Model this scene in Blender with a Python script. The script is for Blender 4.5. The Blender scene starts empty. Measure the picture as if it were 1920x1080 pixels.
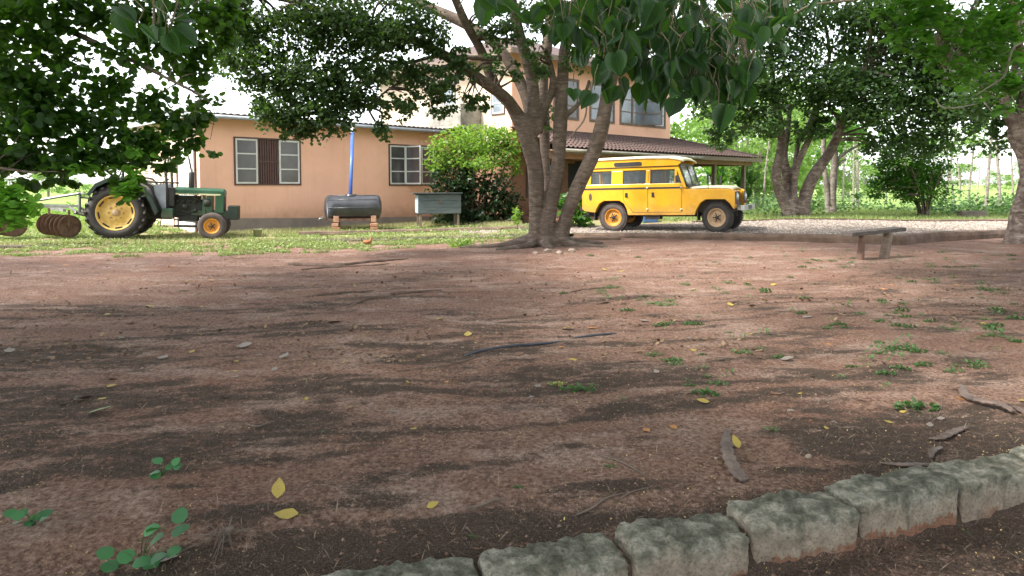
import bpy, bmesh, math, random
import numpy as np
from mathutils import Vector, Matrix, noise as mnoise

random.seed(7); rng = np.random.default_rng(7)
S = bpy.context.scene; C = S.collection
R = math.radians

# ------------------------------------------------------------------ camera
F = 1300.0; PITCH = R(3.0); CAMZ = 1.5; SHIFT = -127.0/1920.0
cd = bpy.data.cameras.new('camera'); cam = bpy.data.objects.new('camera', cd); C.objects.link(cam)
cd.sensor_width = 36; cd.lens = 36*F/1920; cd.shift_y = SHIFT; cd.clip_start = 0.05; cd.clip_end = 3000
cam.location = (0, 0, CAMZ); cam.rotation_euler = (math.pi/2-PITCH, 0, 0); S.camera = cam

# ------------------------------------------------------------------ world, sun, exposure
SUN = Vector((-0.62, -0.30, 0.85)).normalized()      # towards the sun
w = bpy.data.worlds.new('World'); S.world = w; w.use_nodes = True
nt = w.node_tree; nt.nodes.clear()
sky = nt.nodes.new('ShaderNodeTexSky'); sky.sky_type = 'NISHITA'; sky.sun_disc = False
sky.sun_elevation = math.asin(SUN.z); sky.sun_rotation = math.atan2(SUN.x, SUN.y)
sky.air_density = 1.0; sky.dust_density = 1.5; sky.ozone_density = 1.0
hs = nt.nodes.new('ShaderNodeHueSaturation'); hs.inputs['Saturation'].default_value = 0.25
bg = nt.nodes.new('ShaderNodeBackground'); bg.inputs[1].default_value = 0.15
wo = nt.nodes.new('ShaderNodeOutputWorld')
nt.links.new(sky.outputs[0], hs.inputs['Color']); nt.links.new(hs.outputs[0], bg.inputs[0]); nt.links.new(bg.outputs[0], wo.inputs[0])
sd = bpy.data.lights.new('sun', 'SUN'); sd.energy = 2.1; sd.angle = R(9); sd.color = (1.0, 0.95, 0.86)
so = bpy.data.objects.new('sun', sd); C.objects.link(so); so.rotation_euler = (-SUN).to_track_quat('-Z', 'Y').to_euler()
S.view_settings.view_transform = 'Standard'; S.view_settings.look = 'None'; S.view_settings.gamma = 1
S.view_settings.exposure = 2.1
S.render.engine = 'CYCLES'
try:
    S.cycles.max_bounces = 6; S.cycles.diffuse_bounces = 3; S.cycles.transmission_bounces = 4
    S.cycles.transparent_max_bounces = 6; S.cycles.glossy_bounces = 2
except Exception: pass

# ------------------------------------------------------------------ helpers
_cp, _sp = math.cos(PITCH), math.sin(PITCH)
def P(u, v, Y):
    "the world point seen at photo pixel u,v at distance Y"
    dx = (u-960)/F; dy = (540+1920*SHIFT-v)/F
    wy = _cp+dy*_sp; wz = dy*_cp-_sp; k = Y/wy
    return Vector((dx*k, Y, CAMZ+wz*k))
def G(u, v, z=0.0):
    dx = (u-960)/F; dy = (540+1920*SHIFT-v)/F
    wy = _cp+dy*_sp; wz = dy*_cp-_sp; k = (z-CAMZ)/wz
    return Vector((dx*k, wy*k, z))

def tag(o, label=None, cat=None, group=None, kind=None):
    if label: o['label'] = label
    if cat: o['category'] = cat
    if group: o['group'] = group
    if kind: o['kind'] = kind
    return o
def thing(name, label, cat, loc=(0,0,0), rz=0.0, group=None, rot=None):
    o = bpy.data.objects.new(name, None); C.objects.link(o); o.empty_display_size = .2
    o.location = loc; o.rotation_euler = rot if rot else (0, 0, rz)
    return tag(o, label, cat, group)
def copy_tree(o, parent=None):
    c = o.copy(); C.objects.link(c); c.parent = parent
    for ch in list(o.children): copy_tree(ch, c)
    return c

class MB:
    def __init__(s): s.v = []; s.f = []; s.sm = []
    def add(s, vs, fs, smooth=False):
        n = len(s.v); s.v += [tuple(p) for p in vs]; s.f += [tuple(i+n for i in f) for f in fs]; s.sm += [smooth]*len(fs); return s
    def box(s, c, d, rz=0, rx=0, ry=0):
        M = Matrix.Rotation(rz, 3, 'Z') @ Matrix.Rotation(ry, 3, 'Y') @ Matrix.Rotation(rx, 3, 'X'); c = Vector(c)
        vs = [c + M @ Vector((x*d[0]/2, y*d[1]/2, z*d[2]/2)) for x in (-1,1) for y in (-1,1) for z in (-1,1)]
        return s.add(vs, [(0,1,3,2),(4,6,7,5),(0,4,5,1),(2,3,7,6),(0,2,6,4),(1,5,7,3)])
    def b2(s, x0, x1, y0, y1, z0, z1):
        return s.box(((x0+x1)/2,(y0+y1)/2,(z0+z1)/2), (abs(x1-x0),abs(y1-y0),abs(z1-z0)))
    def hexa(s, pts):
        "8 points ordered as in box"
        return s.add(pts, [(0,1,3,2),(4,6,7,5),(0,4,5,1),(2,3,7,6),(0,2,6,4),(1,5,7,3)])
    def tube(s, pts, rad, n=8, smooth=True, flat=1.0, cap=True, wob=0.0):
        pts = [Vector(p) for p in pts]; N = len(pts)
        if not hasattr(rad, '__len__'): rad = [rad]*N
        t0 = (pts[1]-pts[0]).normalized(); up = Vector((0,0,1)) if abs(t0.z) < .9 else Vector((1,0,0))
        a = t0.cross(up).normalized(); vs = []
        for i, p in enumerate(pts):
            t = (pts[min(i+1,N-1)]-pts[max(i-1,0)]).normalized()
            a = (a - t*a.dot(t)).normalized(); b = t.cross(a)
            for k in range(n):
                an = 2*math.pi*k/n
                r = rad[i]*(1+wob*mnoise.noise(Vector((p.x*1.7+math.cos(an)*1.3, p.y*1.7+math.sin(an)*1.3, p.z*1.2))))
                vs.append(p + a*math.cos(an)*r + b*math.sin(an)*r*flat)
        fs = [(i*n+k, i*n+(k+1)%n, (i+1)*n+(k+1)%n, (i+1)*n+k) for i in range(N-1) for k in range(n)]
        if cap: fs += [tuple(range(n))[::-1], tuple((N-1)*n+k for k in range(n))]
        return s.add(vs, fs, smooth)
    def cyl(s, p0, p1, r, n=16, r1=None, smooth=True):
        return s.tube([p0, p1], [r, r if r1 is None else r1], n, smooth)
    def lathe(s, prof, c=(0,0,0), axis='y', n=28, smooth=True):
        "prof: (radius, offset along axis)"
        vs = []; c = Vector(c)
        for r, h in prof:
            for k in range(n):
                a = 2*math.pi*k/n; x, y = r*math.cos(a), r*math.sin(a)
                vs.append(c + Vector({'y':(x,h,y),'z':(x,y,h),'x':(h,x,y)}[axis]))
        m = len(prof)
        fs = [(i*n+k, i*n+(k+1)%n, (i+1)*n+(k+1)%n, (i+1)*n+k) for i in range(m-1) for k in range(n)]
        return s.add(vs, fs, smooth)
    def prism(s, poly, y0, y1, shear=None):
        "poly in x,z extruded along y; shear(z)-> y offset for side y"
        n = len(poly); f = shear or (lambda y, z: y)
        vs = [(x, f(y0,z), z) for x,z in poly] + [(x, f(y1,z), z) for x,z in poly]
        fs = [tuple(range(n)), tuple(range(2*n-1, n-1, -1))] + [(i, n+i, n+(i+1)%n, (i+1)%n) for i in range(n)]
        return s.add(vs, fs)
    def build(s, name, mat, parent=None, bevel=0, seg=2, loc=None, solid=0, fixn=True):
        me = bpy.data.meshes.new(name); me.from_pydata(s.v, [], s.f); me.update()
        me.polygons.foreach_set('use_smooth', s.sm)
        if fixn:
            bm = bmesh.new(); bm.from_mesh(me); bmesh.ops.recalc_face_normals(bm, faces=bm.faces); bm.to_mesh(me); bm.free()
        o = bpy.data.objects.new(name, me); C.objects.link(o)
        if mat: me.materials.append(mat)
        if parent: o.parent = parent
        if loc: o.location = loc
        if bevel:
            m = o.modifiers.new('b', 'BEVEL'); m.width = bevel; m.segments = seg; m.limit_method = 'ANGLE'; m.angle_limit = R(35)
        if solid: m = o.modifiers.new('s', 'SOLIDIFY'); m.thickness = solid
        return o

def npmesh(name, verts, faces, mat, parent=None, smooth=False, uv=None):
    "verts (N,3), faces (M,k) arrays"
    me = bpy.data.meshes.new(name); k = faces.shape[1]; m = faces.shape[0]
    me.vertices.add(len(verts)); me.vertices.foreach_set('co', verts.astype(np.float32).ravel())
    me.loops.add(m*k); me.loops.foreach_set('vertex_index', faces.astype(np.int32).ravel())
    me.polygons.add(m); me.polygons.foreach_set('loop_start', np.arange(0, m*k, k, dtype=np.int32))
    me.polygons.foreach_set('loop_total', np.full(m, k, dtype=np.int32))
    me.update(calc_edges=True); me.polygons.foreach_set('use_smooth', np.full(m, smooth))
    o = bpy.data.objects.new(name, me); C.objects.link(o); me.materials.append(mat)
    if parent: o.parent = parent
    return o

# ---- numpy value noise
_perm = np.random.default_rng(3).random((256, 256))
def vnoise(x, y):
    x = np.asarray(x, float); y = np.asarray(y, float)
    xi = np.floor(x).astype(int); yi = np.floor(y).astype(int); fx = x-xi; fy = y-yi
    fx = fx*fx*(3-2*fx); fy = fy*fy*(3-2*fy)
    g = lambda a, b: _perm[a & 255, b & 255]
    return (g(xi,yi)*(1-fx)+g(xi+1,yi)*fx)*(1-fy) + (g(xi,yi+1)*(1-fx)+g(xi+1,yi+1)*fx)*fy
def fbm(x, y, o=4):
    s = 0; a = .5
    for i in range(o): s = s + a*(vnoise(x*2**i+17*i, y*2**i+31*i)-.5)*2; a *= .5
    return s
def sstep(a, b, x):
    t = np.clip((np.asarray(x, float)-a)/(b-a), 0, 1); return t*t*(3-2*t)

# ------------------------------------------------------------------ materials
def nodes(name):
    m = bpy.data.materials.new(name); m.use_nodes = True; t = m.node_tree
    return m, t, t.nodes['Principled BSDF'], t.links
def N(t, typ, **kw):
    n = t.nodes.new(typ)
    for k, v in kw.items():
        if k in n.inputs: n.inputs[k].default_value = v
        else: setattr(n, k, v)
    return n
def coords(t, L, scale=(1,1,1), rot=(0,0,0), space='Object'):
    tc = N(t, 'ShaderNodeTexCoord'); mp = N(t, 'ShaderNodeMapping'); mp.inputs['Scale'].default_value = scale; mp.inputs['Rotation'].default_value = rot
    L.new(tc.outputs[space], mp.inputs[0]); return mp.outputs[0]
def noise_(t, L, vec, scale, detail=5, rough=.6, dist=0):
    n = N(t, 'ShaderNodeTexNoise'); n.inputs['Scale'].default_value = scale; n.inputs['Detail'].default_value = detail
    n.inputs['Roughness'].default_value = rough; n.inputs['Distortion'].default_value = dist; L.new(vec, n.inputs['Vector']); return n.outputs[0]
def ramp(t, L, fac, stops):
    r = N(t, 'ShaderNodeValToRGB'); e = r.color_ramp.elements
    while len(e) < len(stops): e.new(.5)
    for i, (p, c) in enumerate(stops):
        e[i].position = p; e[i].color = (c[0], c[1], c[2], 1) if hasattr(c, '__len__') else (c, c, c, 1)
    L.new(fac, r.inputs[0]); return r.outputs[0]
def mix(t, L, fac, a, b, mode='MIX'):
    m = N(t, 'ShaderNodeMixRGB'); m.blend_type = mode
    for i, x in ((0, fac), (1, a), (2, b)):
        if hasattr(x, 'is_linked') or hasattr(x, 'links'): L.new(x, m.inputs[i])
        elif hasattr(x, '__len__'): m.inputs[i].default_value = (x[0], x[1], x[2], 1)
        else: m.inputs[i].default_value = x
    return m.outputs[0]
def bump(t, L, h, p, strength=.3, dist=.02, nrm=None):
    b = N(t, 'ShaderNodeBump'); b.inputs['Strength'].default_value = strength; b.inputs['Distance'].default_value = dist
    L.new(h, b.inputs['Height'])
    if nrm: L.new(nrm, b.inputs['Normal'])
    L.new(b.outputs[0], p.inputs['Normal']); return b.outputs[0]
def mat(name, c1, c2=None, scale=6, rough=.7, bmp=.15, bscale=30, metal=0, spec=.5, sc=(1,1,1), dirt=None, dist=.01, lo=.35, hi=.65, coat=0, streak=None):
    m, t, p, L = nodes(name); vec = coords(t, L, sc)
    c2 = c2 or tuple(x*.75 for x in c1)
    col = ramp(t, L, noise_(t, L, vec, scale, 6, .65), [(lo, c1), (hi, c2)])
    if dirt:
        dcol, z0, z1 = dirt      # real splashed dirt near the bottom, in object z
        tc = N(t, 'ShaderNodeTexCoord'); sx = N(t, 'ShaderNodeSeparateXYZ'); L.new(tc.outputs['Object'], sx.inputs[0])
        ad = N(t, 'ShaderNodeMath', operation='MULTIPLY_ADD'); L.new(noise_(t, L, vec, 4, 5), ad.inputs[0]); ad.inputs[1].default_value = (z1-z0)*1.2; L.new(sx.outputs[2], ad.inputs[2])
        mr = N(t, 'ShaderNodeMapRange'); L.new(ad.outputs[0], mr.inputs[0]); mr.inputs[1].default_value = z0+(z1-z0)*.6; mr.inputs[2].default_value = z1+(z1-z0)*.6
        mr.inputs[3].default_value = .75; mr.inputs[4].default_value = 0
        col = mix(t, L, mr.outputs[0], col, dcol)
    if streak:
        col = mix(t, L, ramp(t, L, noise_(t, L, coords(t, L, (1,1,.07)), 5, 6, .7), [(.55, 0), (.8, .30)]), col, streak)
        col = mix(t, L, ramp(t, L, noise_(t, L, coords(t, L), .8, 6, .7), [(.55, 0), (.62, .3)]), col, tuple(min(1, x*1.5) for x in streak))
    L.new(col, p.inputs['Base Color']); p.inputs['Roughness'].default_value = rough; p.inputs['Metallic'].default_value = metal
    p.inputs['Specular IOR Level'].default_value = spec; p.inputs['Coat Weight'].default_value = coat
    if bmp: bump(t, L, noise_(t, L, vec, bscale, 5), p, bmp, dist)
    return m
def leafmat(name, c1, c2, trans=(.25,.45,.05), rough=.45, tf=.35, spec=.4, vein=False):
    m, t, p, L = nodes(name)
    gi = N(t, 'ShaderNodeNewGeometry')
    col = ramp(t, L, gi.outputs['Random Per Island'], [(0, c1), (.55, c2), (1, tuple(x*1.25 for x in c2))])
    if vein:
        vec = coords(t, L); col = mix(t, L, ramp(t, L, noise_(t, L, vec, 25, 3), [(.4, 0.0), (.7, .35)]), col, tuple(x*1.8 for x in c2))
        uvn = N(t, 'ShaderNodeAttribute', attribute_name='leafuv'); sx = N(t, 'ShaderNodeSeparateXYZ'); L.new(uvn.outputs['Vector'], sx.inputs[0])
        def mth(op, a, b=None):
            n_ = N(t, 'ShaderNodeMath', operation=op)
            for i_, q_ in enumerate((a, b)):
                if q_ is None: continue
                if hasattr(q_, 'links'): L.new(q_, n_.inputs[i_])
                else: n_.inputs[i_].default_value = q_
            return n_.outputs[0]
        ax_ = mth('ABSOLUTE', sx.outputs[0]); mid_ = mth('LESS_THAN', ax_, .014)
        fr_ = mth('FRACT', mth('MULTIPLY', mth('SUBTRACT', sx.outputs[1], mth('MULTIPLY', ax_, .75)), 6.5)); sd_ = mth('MULTIPLY', mth('LESS_THAN', fr_, .09), .6)
        col = mix(t, L, mth('MAXIMUM', mid_, sd_), col, tuple(min(1, x*2.6+.02) for x in c2))
    L.new(col, p.inputs['Base Color']); p.inputs['Roughness'].default_value = rough; p.inputs['Specular IOR Level'].default_value = spec
    tr = N(t, 'ShaderNodeBsdfTranslucent'); L.new(mix(t, L, .8, col, trans), tr.inputs[0])
    ms = N(t, 'ShaderNodeMixShader'); ms.inputs[0].default_value = tf
    L.new(p.outputs[0], ms.inputs[1]); L.new(tr.outputs[0], ms.inputs[2]); L.new(ms.outputs[0], t.nodes['Material Output'].inputs[0])
    return m
def barkmat(name, c1, c2, c3, ring=14):
    m, t, p, L = nodes(name); v1 = coords(t, L, (1,1,.35)); v2 = coords(t, L, (1,1,ring/4))
    n1 = noise_(t, L, v1, 3, 6); n2 = noise_(t, L, v2, 5, 6, .7, .6)
    col = ramp(t, L, n2, [(.38, c1), (.5, c2), (.66, c3)])
    col = mix(t, L, ramp(t, L, n1, [(.4, 0), (.65, .75)]), col, c1)
    L.new(col, p.inputs['Base Color']); p.inputs['Roughness'].default_value = .9; p.inputs['Specular IOR Level'].default_value = .2
    bump(t, L, n2, p, .9, .03); return m

def mat_dirt():
    m, t, p, L = nodes('red_dirt'); v = coords(t, L)
    mid = noise_(t, L, v, 5, 8, .72, .5); fine = noise_(t, L, v, 38, 6, .75); grit = noise_(t, L, v, 150, 3, .7); spk = noise_(t, L, v, 75, 2, .5)
    at = N(t, 'ShaderNodeAttribute', attribute_name='litter')
    big = noise_(t, L, v, .7, 4, .6)
    base = ramp(t, L, fine, [(.34, (.085,.045,.032)), (.46, (.195,.112,.082)), (.57, (.285,.178,.136)), (.70, (.40,.29,.24))])
    base = mix(t, L, ramp(t, L, big, [(.48, 0), (.7, .45)]), base, (.19,.085,.055))
    base = mix(t, L, ramp(t, L, noise_(t, L, coords(t, L, (.8,1.6,1)), 1.3, 6, .68), [(.50, 0), (.62, .5)]), base, ramp(t, L, fine, [(.35, (.24,.155,.12)), (.6, (.47,.36,.30))]))
    dn = N(t, 'ShaderNodeMath', operation='ADD'); L.new(fine, dn.inputs[0]); L.new(grit, dn.inputs[1])
    d2 = N(t, 'ShaderNodeMath', operation='MULTIPLY_ADD'); L.new(at.outputs['Fac'], d2.inputs[0]); d2.inputs[1].default_value = 1.6; d2.inputs[2].default_value = 2.35
    d3 = N(t, 'ShaderNodeMath', operation='MULTIPLY_ADD'); L.new(dn.outputs[0], d3.inputs[0]); d3.inputs[1].default_value = -2.4; L.new(d2.outputs[0], d3.inputs[2])
    c = N(t, 'ShaderNodeMath', operation='MULTIPLY_ADD', use_clamp=True); L.new(d3.outputs[0], c.inputs[0]); c.inputs[1].default_value = .85; c.inputs[2].default_value = 0.0
    dark = ramp(t, L, grit, [(.35, (.042,.029,.023)), (.55, (.085,.06,.046)), (.72, (.17,.13,.10))])
    col = mix(t, L, c.outputs[0], base, dark)
    col = mix(t, L, ramp(t, L, mid, [(.36, .5), (.46, 0)]), col, (.07,.045,.035))
    col = mix(t, L, ramp(t, L, spk, [(.70, 0), (.74, .8)]), col, (.40,.32,.24))
    L.new(col, p.inputs['Base Color']); p.inputs['Roughness'].default_value = .95; p.inputs['Specular IOR Level'].default_value = .12
    n1 = bump(t, L, fine, p, .8, .025); n2 = bump(t, L, mid, p, .8, .06, n1); bump(t, L, grit, p, .7, .008, n2)
    return m
M = {}
M['dirt'] = mat_dirt()
M['soil_grass'] = mat('soil_with_grass', (.16,.2,.06), (.30,.22,.14), 1.6, .95, .8, 25, spec=.1, dist=.04, lo=.42, hi=.6)
M['field'] = mat('field_grass', (.14,.24,.05), (.26,.33,.11), .25, .95, .8, 6, spec=.1, dist=.1)
M['gravel'] = mat('gravel', (.27,.225,.195), (.13,.11,.095), 28, .95, 1.0, 40, spec=.2, dist=.05)
M['kerb'] = mat('old_kerb', (.07,.058,.045), (.16,.13,.10), 3, .9, .6, 18, dist=.03)
M['kerb2'] = mat('brown_kerb', (.09,.058,.042), (.18,.12,.085), 3, .9, .6, 18, dist=.03)
M['orange'] = mat('orange_render', (.84,.49,.345), (.77,.44,.30), 1.1, .9, .25, 60, spec=.2, dist=.006, dirt=((.42,.24,.16), .3, .8), streak=(.50,.28,.18))
M['sunlitwall'] = mat('sunlit_tone_render', (.62,.50,.38), (.5,.38,.28), 1.1, .9, .25, 60, spec=.2, dist=.006, streak=(.30,.24,.18))  # paler than the orange: strong sun on the left-facing walls put into the colour
M['plinth'] = mat('grey_plinth', (.20,.165,.14), (.29,.23,.19), 2, .9, .4, 20, dist=.01)
M['brick'] = mat('brown_wall', (.30,.16,.10), (.22,.12,.08), 3, .9, .3, 30)
M['concrete'] = mat('weathered_concrete', (.36,.33,.28), (.15,.14,.12), 2.2, .9, .4, 30)
M['white'] = mat('white_paint', (.62,.62,.58), (.50,.49,.45), 4, .6, .08, 40)
M['cream'] = mat('cream_paint', (.66,.64,.52), (.58,.55,.42), 4, .5, .08, 40)
M['brown'] = mat('brown_paint', (.065,.028,.022), (.10,.05,.04), 6, .6, .1, 40)
M['wood'] = mat('weathered_wood', (.22,.17,.13), (.12,.085,.06), 5, .85, .5, 30, sc=(1,1,6))
M['woodh'] = mat('grey_plank', (.05,.042,.04), (.10,.08,.07), 6, .85, .6, 25, sc=(.3,4,4))
M['greywood'] = mat('grey_blue_wood', (.05,.065,.07), (.10,.12,.12), 4, .85, .4, 20, sc=(.4,3,3))
M['palewood'] = mat('pale_blue_wood', (.36,.45,.52), (.28,.35,.40), 4, .8, .3, 20)
M['dark'] = mat('room_shade_colour', (.018,.018,.02), (.03,.028,.03), 2, .8, 0)  # near-black colour stands in for the shade inside the rooms
M['tileroof'] = mat('clay_tiles', (.11,.065,.052), (.055,.038,.035), 9, .85, .3, 40)
M['metalroof'] = mat('roof_sheet', (.28,.27,.27), (.16,.14,.13), 2, .6, .1, 40, metal=.3)
M['gutter'] = mat('grey_gutter', (.33,.36,.40), (.22,.24,.27), 3, .55, .05, 40)
M['blue'] = mat('blue_pipe', (.04,.10,.38), (.06,.14,.44), 3, .4, .03, 40)
M['tank'] = mat('black_tank', (.022,.024,.03), (.05,.05,.055), 3, .33, .12, 8, spec=.6, dirt=((.16,.06,.035), -.5, -.2))
M['redstone'] = mat('brick_pier', (.33,.13,.075), (.42,.27,.18), 5, .9, .5, 20, dist=.02)
M['yellow'] = mat('yellow_paint', (.74,.37,.008), (.64,.31,.010), 2.2, .34, .10, 3, spec=.5, coat=.15, dirt=((.36,.20,.08), .40, .75), streak=(.60,.33,.05))
M['carroof'] = mat('cream_roof', (.78,.70,.52), (.70,.62,.42), 2, .35, .02, 20)
M['black'] = mat('black_trim', (.02,.02,.02), (.035,.03,.03), 8, .5, .1, 30)
M['under'] = mat('oily_chassis', (.018,.015,.013), (.04,.03,.022), 6, .8, .3, 20)
M['tyre'] = mat('tyre_rubber', (.025,.023,.023), (.05,.042,.037), 5, .85, .3, 40)
M['tyredust'] = mat('dusty_tyre', (.10,.075,.065), (.05,.04,.036), 5, .9, .3, 40)
M['rimo'] = mat('orange_rim', (.65,.27,.02), (.45,.18,.03), 7, .5, .1, 30)
M['rimb'] = mat('beige_rim', (.45,.31,.18), (.30,.19,.11), 8, .6, .1, 30)
M['rimy'] = mat('yellow_rim', (.72,.48,.12), (.50,.30,.08), 7, .55, .1, 30)
M['green'] = mat('tractor_green', (.016,.07,.03), (.03,.085,.045), 4, .35, .05, 20, dirt=((.10,.08,.05), .5, .8))
M['greend'] = mat('dark_green_fender', (.007,.016,.012), (.014,.028,.02), 4, .4, .05, 20)
M['engine'] = mat('engine_block', (.018,.022,.017), (.035,.035,.025), 9, .7, .4, 25)
M['rust'] = mat('rusty_steel', (.075,.035,.022), (.17,.10,.065), 7, .85, .4, 30)
M['steel'] = mat('grey_steel', (.30,.30,.28), (.2,.19,.17), 5, .5, .1, 30, metal=.6)
M['chrome'] = mat('galvanised_steel', (.45,.45,.44), (.3,.3,.3), 5, .4, .05, 30, metal=.8)
M['paleyellow'] = mat('pale_yellow_stripe', (.60,.58,.33), (.5,.48,.28), 5, .5, 0)
M['lens'] = mat('lamp_lens', (.5,.5,.48), (.4,.4,.38), 5, .12, .05, 60, metal=.3)
M['amber'] = mat('red_lens', (.35,.06,.02), (.3,.05,.02), 5, .25, 0)
M['podm'] = mat('dry_seed_pod', (.06,.04,.032), (.15,.105,.085), 8, .6, .9, 22, dist=.02)
M['twig'] = mat('grey_twig', (.16,.125,.10), (.09,.07,.055), 9, .9, .4, 40)
M['redleg'] = mat('earth_stained_wood', (.16,.085,.06), (.10,.065,.05), 6, .9, .5, 25)
M['stone'] = mat('pale_stone', (.33,.26,.21), (.20,.15,.115), 9, .9, .5, 30)
M['hose'] = mat('black_hose', (.02,.025,.035), (.04,.045,.06), 8, .5, .2, 60)
M['bucket'] = mat('old_paint_bucket', (.30,.36,.16), (.45,.40,.28), 8, .6, .1, 30)
M['bluebin'] = mat('blue_plastic', (.05,.12,.25), (.04,.09,.2), 3, .5, 0)
M['bark'] = barkmat('fig_bark', (.075,.055,.043), (.12,.09,.072), (.20,.16,.13))
M['bark2'] = barkmat('grey_bark', (.075,.055,.045), (.16,.12,.10), (.33,.28,.24), 8)
M['barkpale'] = barkmat('pale_bark', (.16,.13,.11), (.25,.22,.19), (.42,.38,.34), 6)
M['rootm'] = barkmat('root_bark', (.075,.05,.04), (.13,.09,.07), (.21,.15,.12), 4)
M['glass'] = None
def glassmat(name, col, rough=.05, alpha=.55):
    m, t, p, L = nodes(name); v = coords(t, L)
    L.new(ramp(t, L, noise_(t, L, v, 1.5, 4), [(.35, col), (.7, tuple(x*1.6+.01 for x in col))]), p.inputs['Base Color'])
    p.inputs['Roughness'].default_value = rough; p.inputs['Specular IOR Level'].default_value = .6
    p.inputs['Alpha'].default_value = alpha; return m
M['wglass'] = glassmat('window_glass', (.055,.05,.052), .15, 1.0)
M['bglass'] = glassmat('bright_window_glass', (.12,.14,.16), .1, 1.0)
M['cglass'] = glassmat('car_glass', (.10,.12,.13), .04, .25)
M['lf_fig'] = leafmat('fig_leaves', (.012,.030,.010), (.034,.068,.020), (.15,.30,.03), .5, .30)
M['lf_left'] = leafmat('round_leaves', (.010,.026,.008), (.030,.065,.014), (.20,.46,.02), .45, .40)
M['lf_heart'] = leafmat('heart_leaves', (.005,.018,.010), (.016,.042,.016), (.11,.28,.02), .42, .32, .35, vein=True)
M['lf_right'] = leafmat('right_leaves', (.012,.045,.012), (.035,.10,.02), (.20,.50,.03), .45, .45)
M['lf_dark'] = leafmat('dark_leaves', (.010,.028,.009), (.030,.064,.018), (.15,.32,.03), .5, .30)
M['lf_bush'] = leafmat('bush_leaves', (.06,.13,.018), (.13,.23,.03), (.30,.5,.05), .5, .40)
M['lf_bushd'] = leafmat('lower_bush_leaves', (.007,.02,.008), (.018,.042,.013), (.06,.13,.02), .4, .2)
M['lf_far'] = leafmat('far_leaves', (.06,.12,.025), (.13,.22,.05), (.3,.5,.08), .6, .40)
M['lf_strap'] = leafmat('strap_leaves', (.02,.06,.02), (.05,.12,.03), (.15,.35,.05), .3, .25, .7)
M['lf_weed'] = leafmat('weed_leaves', (.03,.07,.022), (.065,.13,.04), (.14,.30,.05), .5, .3)
M['grass'] = leafmat('grass_blades', (.10,.165,.035), (.24,.29,.11), (.3,.42,.08), .6, .3)
M['grassdry'] = leafmat('dry_grass_blades', (.26,.27,.11), (.40,.38,.20), (.4,.4,.15), .7, .3)
M['fl_yellow'] = mat('yellow_dead_leaf', (.40,.30,.05), (.24,.17,.04), 20, .6, .3, 60)
M['fl_brown'] = mat('brown_dead_leaf', (.17,.085,.045), (.10,.055,.035), 20, .7, .3, 60)
M['fl_green'] = mat('fresh_green_leaf', (.12,.24,.035), (.09,.18,.03), 20, .5, .3, 60)
M['fl_grey'] = mat('grey_dead_leaf', (.24,.20,.17), (.15,.12,.10), 20, .7, .3, 60)
M['fl_orange'] = mat('orange_dead_leaf', (.45,.19,.05), (.28,.12,.03), 20, .6, .3, 60)
M['hen'] = mat('brown_feathers', (.36,.17,.06), (.22,.09,.035), 40, .8, .4, 90)
M['hend'] = mat('dark_tail_feathers', (.02,.018,.016), (.05,.03,.02), 40, .7, .2, 90)
M['comb'] = mat('red_comb', (.45,.03,.02), (.35,.03,.02), 20, .6, 0)

# ------------------------------------------------------------------ ground
KB = [(-3.0,2.0),(-1.5,2.24),(-.84,2.39),(-.09,2.56),(.49,2.72),(1.03,2.885),(1.58,3.07),(2.185,3.31),(2.8,3.53),(4.2,4.1),(7,5.2)]   # line of foreground blocks (front face)
_kx = np.array([p[0] for p in KB]); _ky = np.array([p[1] for p in KB])
FK = [(-900,474,0,.03),(-300,468,0,.05),(0,467,0,.09),(165,461,0,.08),(300,457.5,0,.03),(490,455,0,.03),(700,451,.02,.055),(900,447,.06,.07),(1060,444,.1,.09),(1200,447,.1,.12),(1330,450,.1,.16),
      (1470,452,.1,.18),(1600,457,.1,.2),(1695,459,.1,.22),(1758,453,.1,.23),(1884,446,.1,.2),(2060,441,.1,.2),(2600,436,.1,.2)]   # front kerb foot u,v,z,height
FKP = [G(u, v, z) for u, v, z, h in FK]; FKH = [h for *_, h in FK]; FKZ = [z for u, v, z, h in FK]
_fx = np.array([p.x for p in FKP]); _fy = np.array([p.y for p in FKP]); _fz = np.array([z+h for z, h in zip(FKZ, FKH)])
def yard_z(x, y, detail=True):
    x = np.asarray(x, float); y = np.asarray(y, float)
    z = .1*sstep(8, 16.5, y)*sstep(-4, 2, x)
    near = np.interp(x, _kx, _ky)+.02
    z = z - .17*(1-sstep(-.04, .04, y-near)) + .0*(y > near)
    z = z - .075*(1-sstep(.05, .9, y-near))*(1-sstep(-.2, 1.6, x))
    if detail:
        z = z + (.25+.75*sstep(.1, .8, np.abs(y-near)))*(.03*fbm(x*.35, y*.5, 3) + .028*fbm(x*.9+y*.2, y*2.6-x*.4, 4))*(1-.8*sstep(15, 17, y)) + .010*fbm(x*8, y*11, 3) + .006*fbm(x*27, y*27, 2)*sstep(9, 4, y)
    return z
def front_y(x): return np.interp(x, _fx, _fy)
def terr_z(x, y): 
    "height of the terrace behind the front kerb"
    x = np.asarray(x, float); y = np.asarray(y, float)
    b = np.interp(x, _fx, _fz); d = y-front_y(x)
    return b-.012 + .06*sstep(0, 6, d)*sstep(0, 4, x) + .05*sstep(1.0, 6, d)*(1-sstep(-12, 0, x)) + .02*fbm(x*.8, y*.8, 3)*sstep(0, .6, d)
def gz(x, y):
    return float(yard_z(x, y)) if y < float(front_y(x)) else float(terr_z(x, y))

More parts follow.
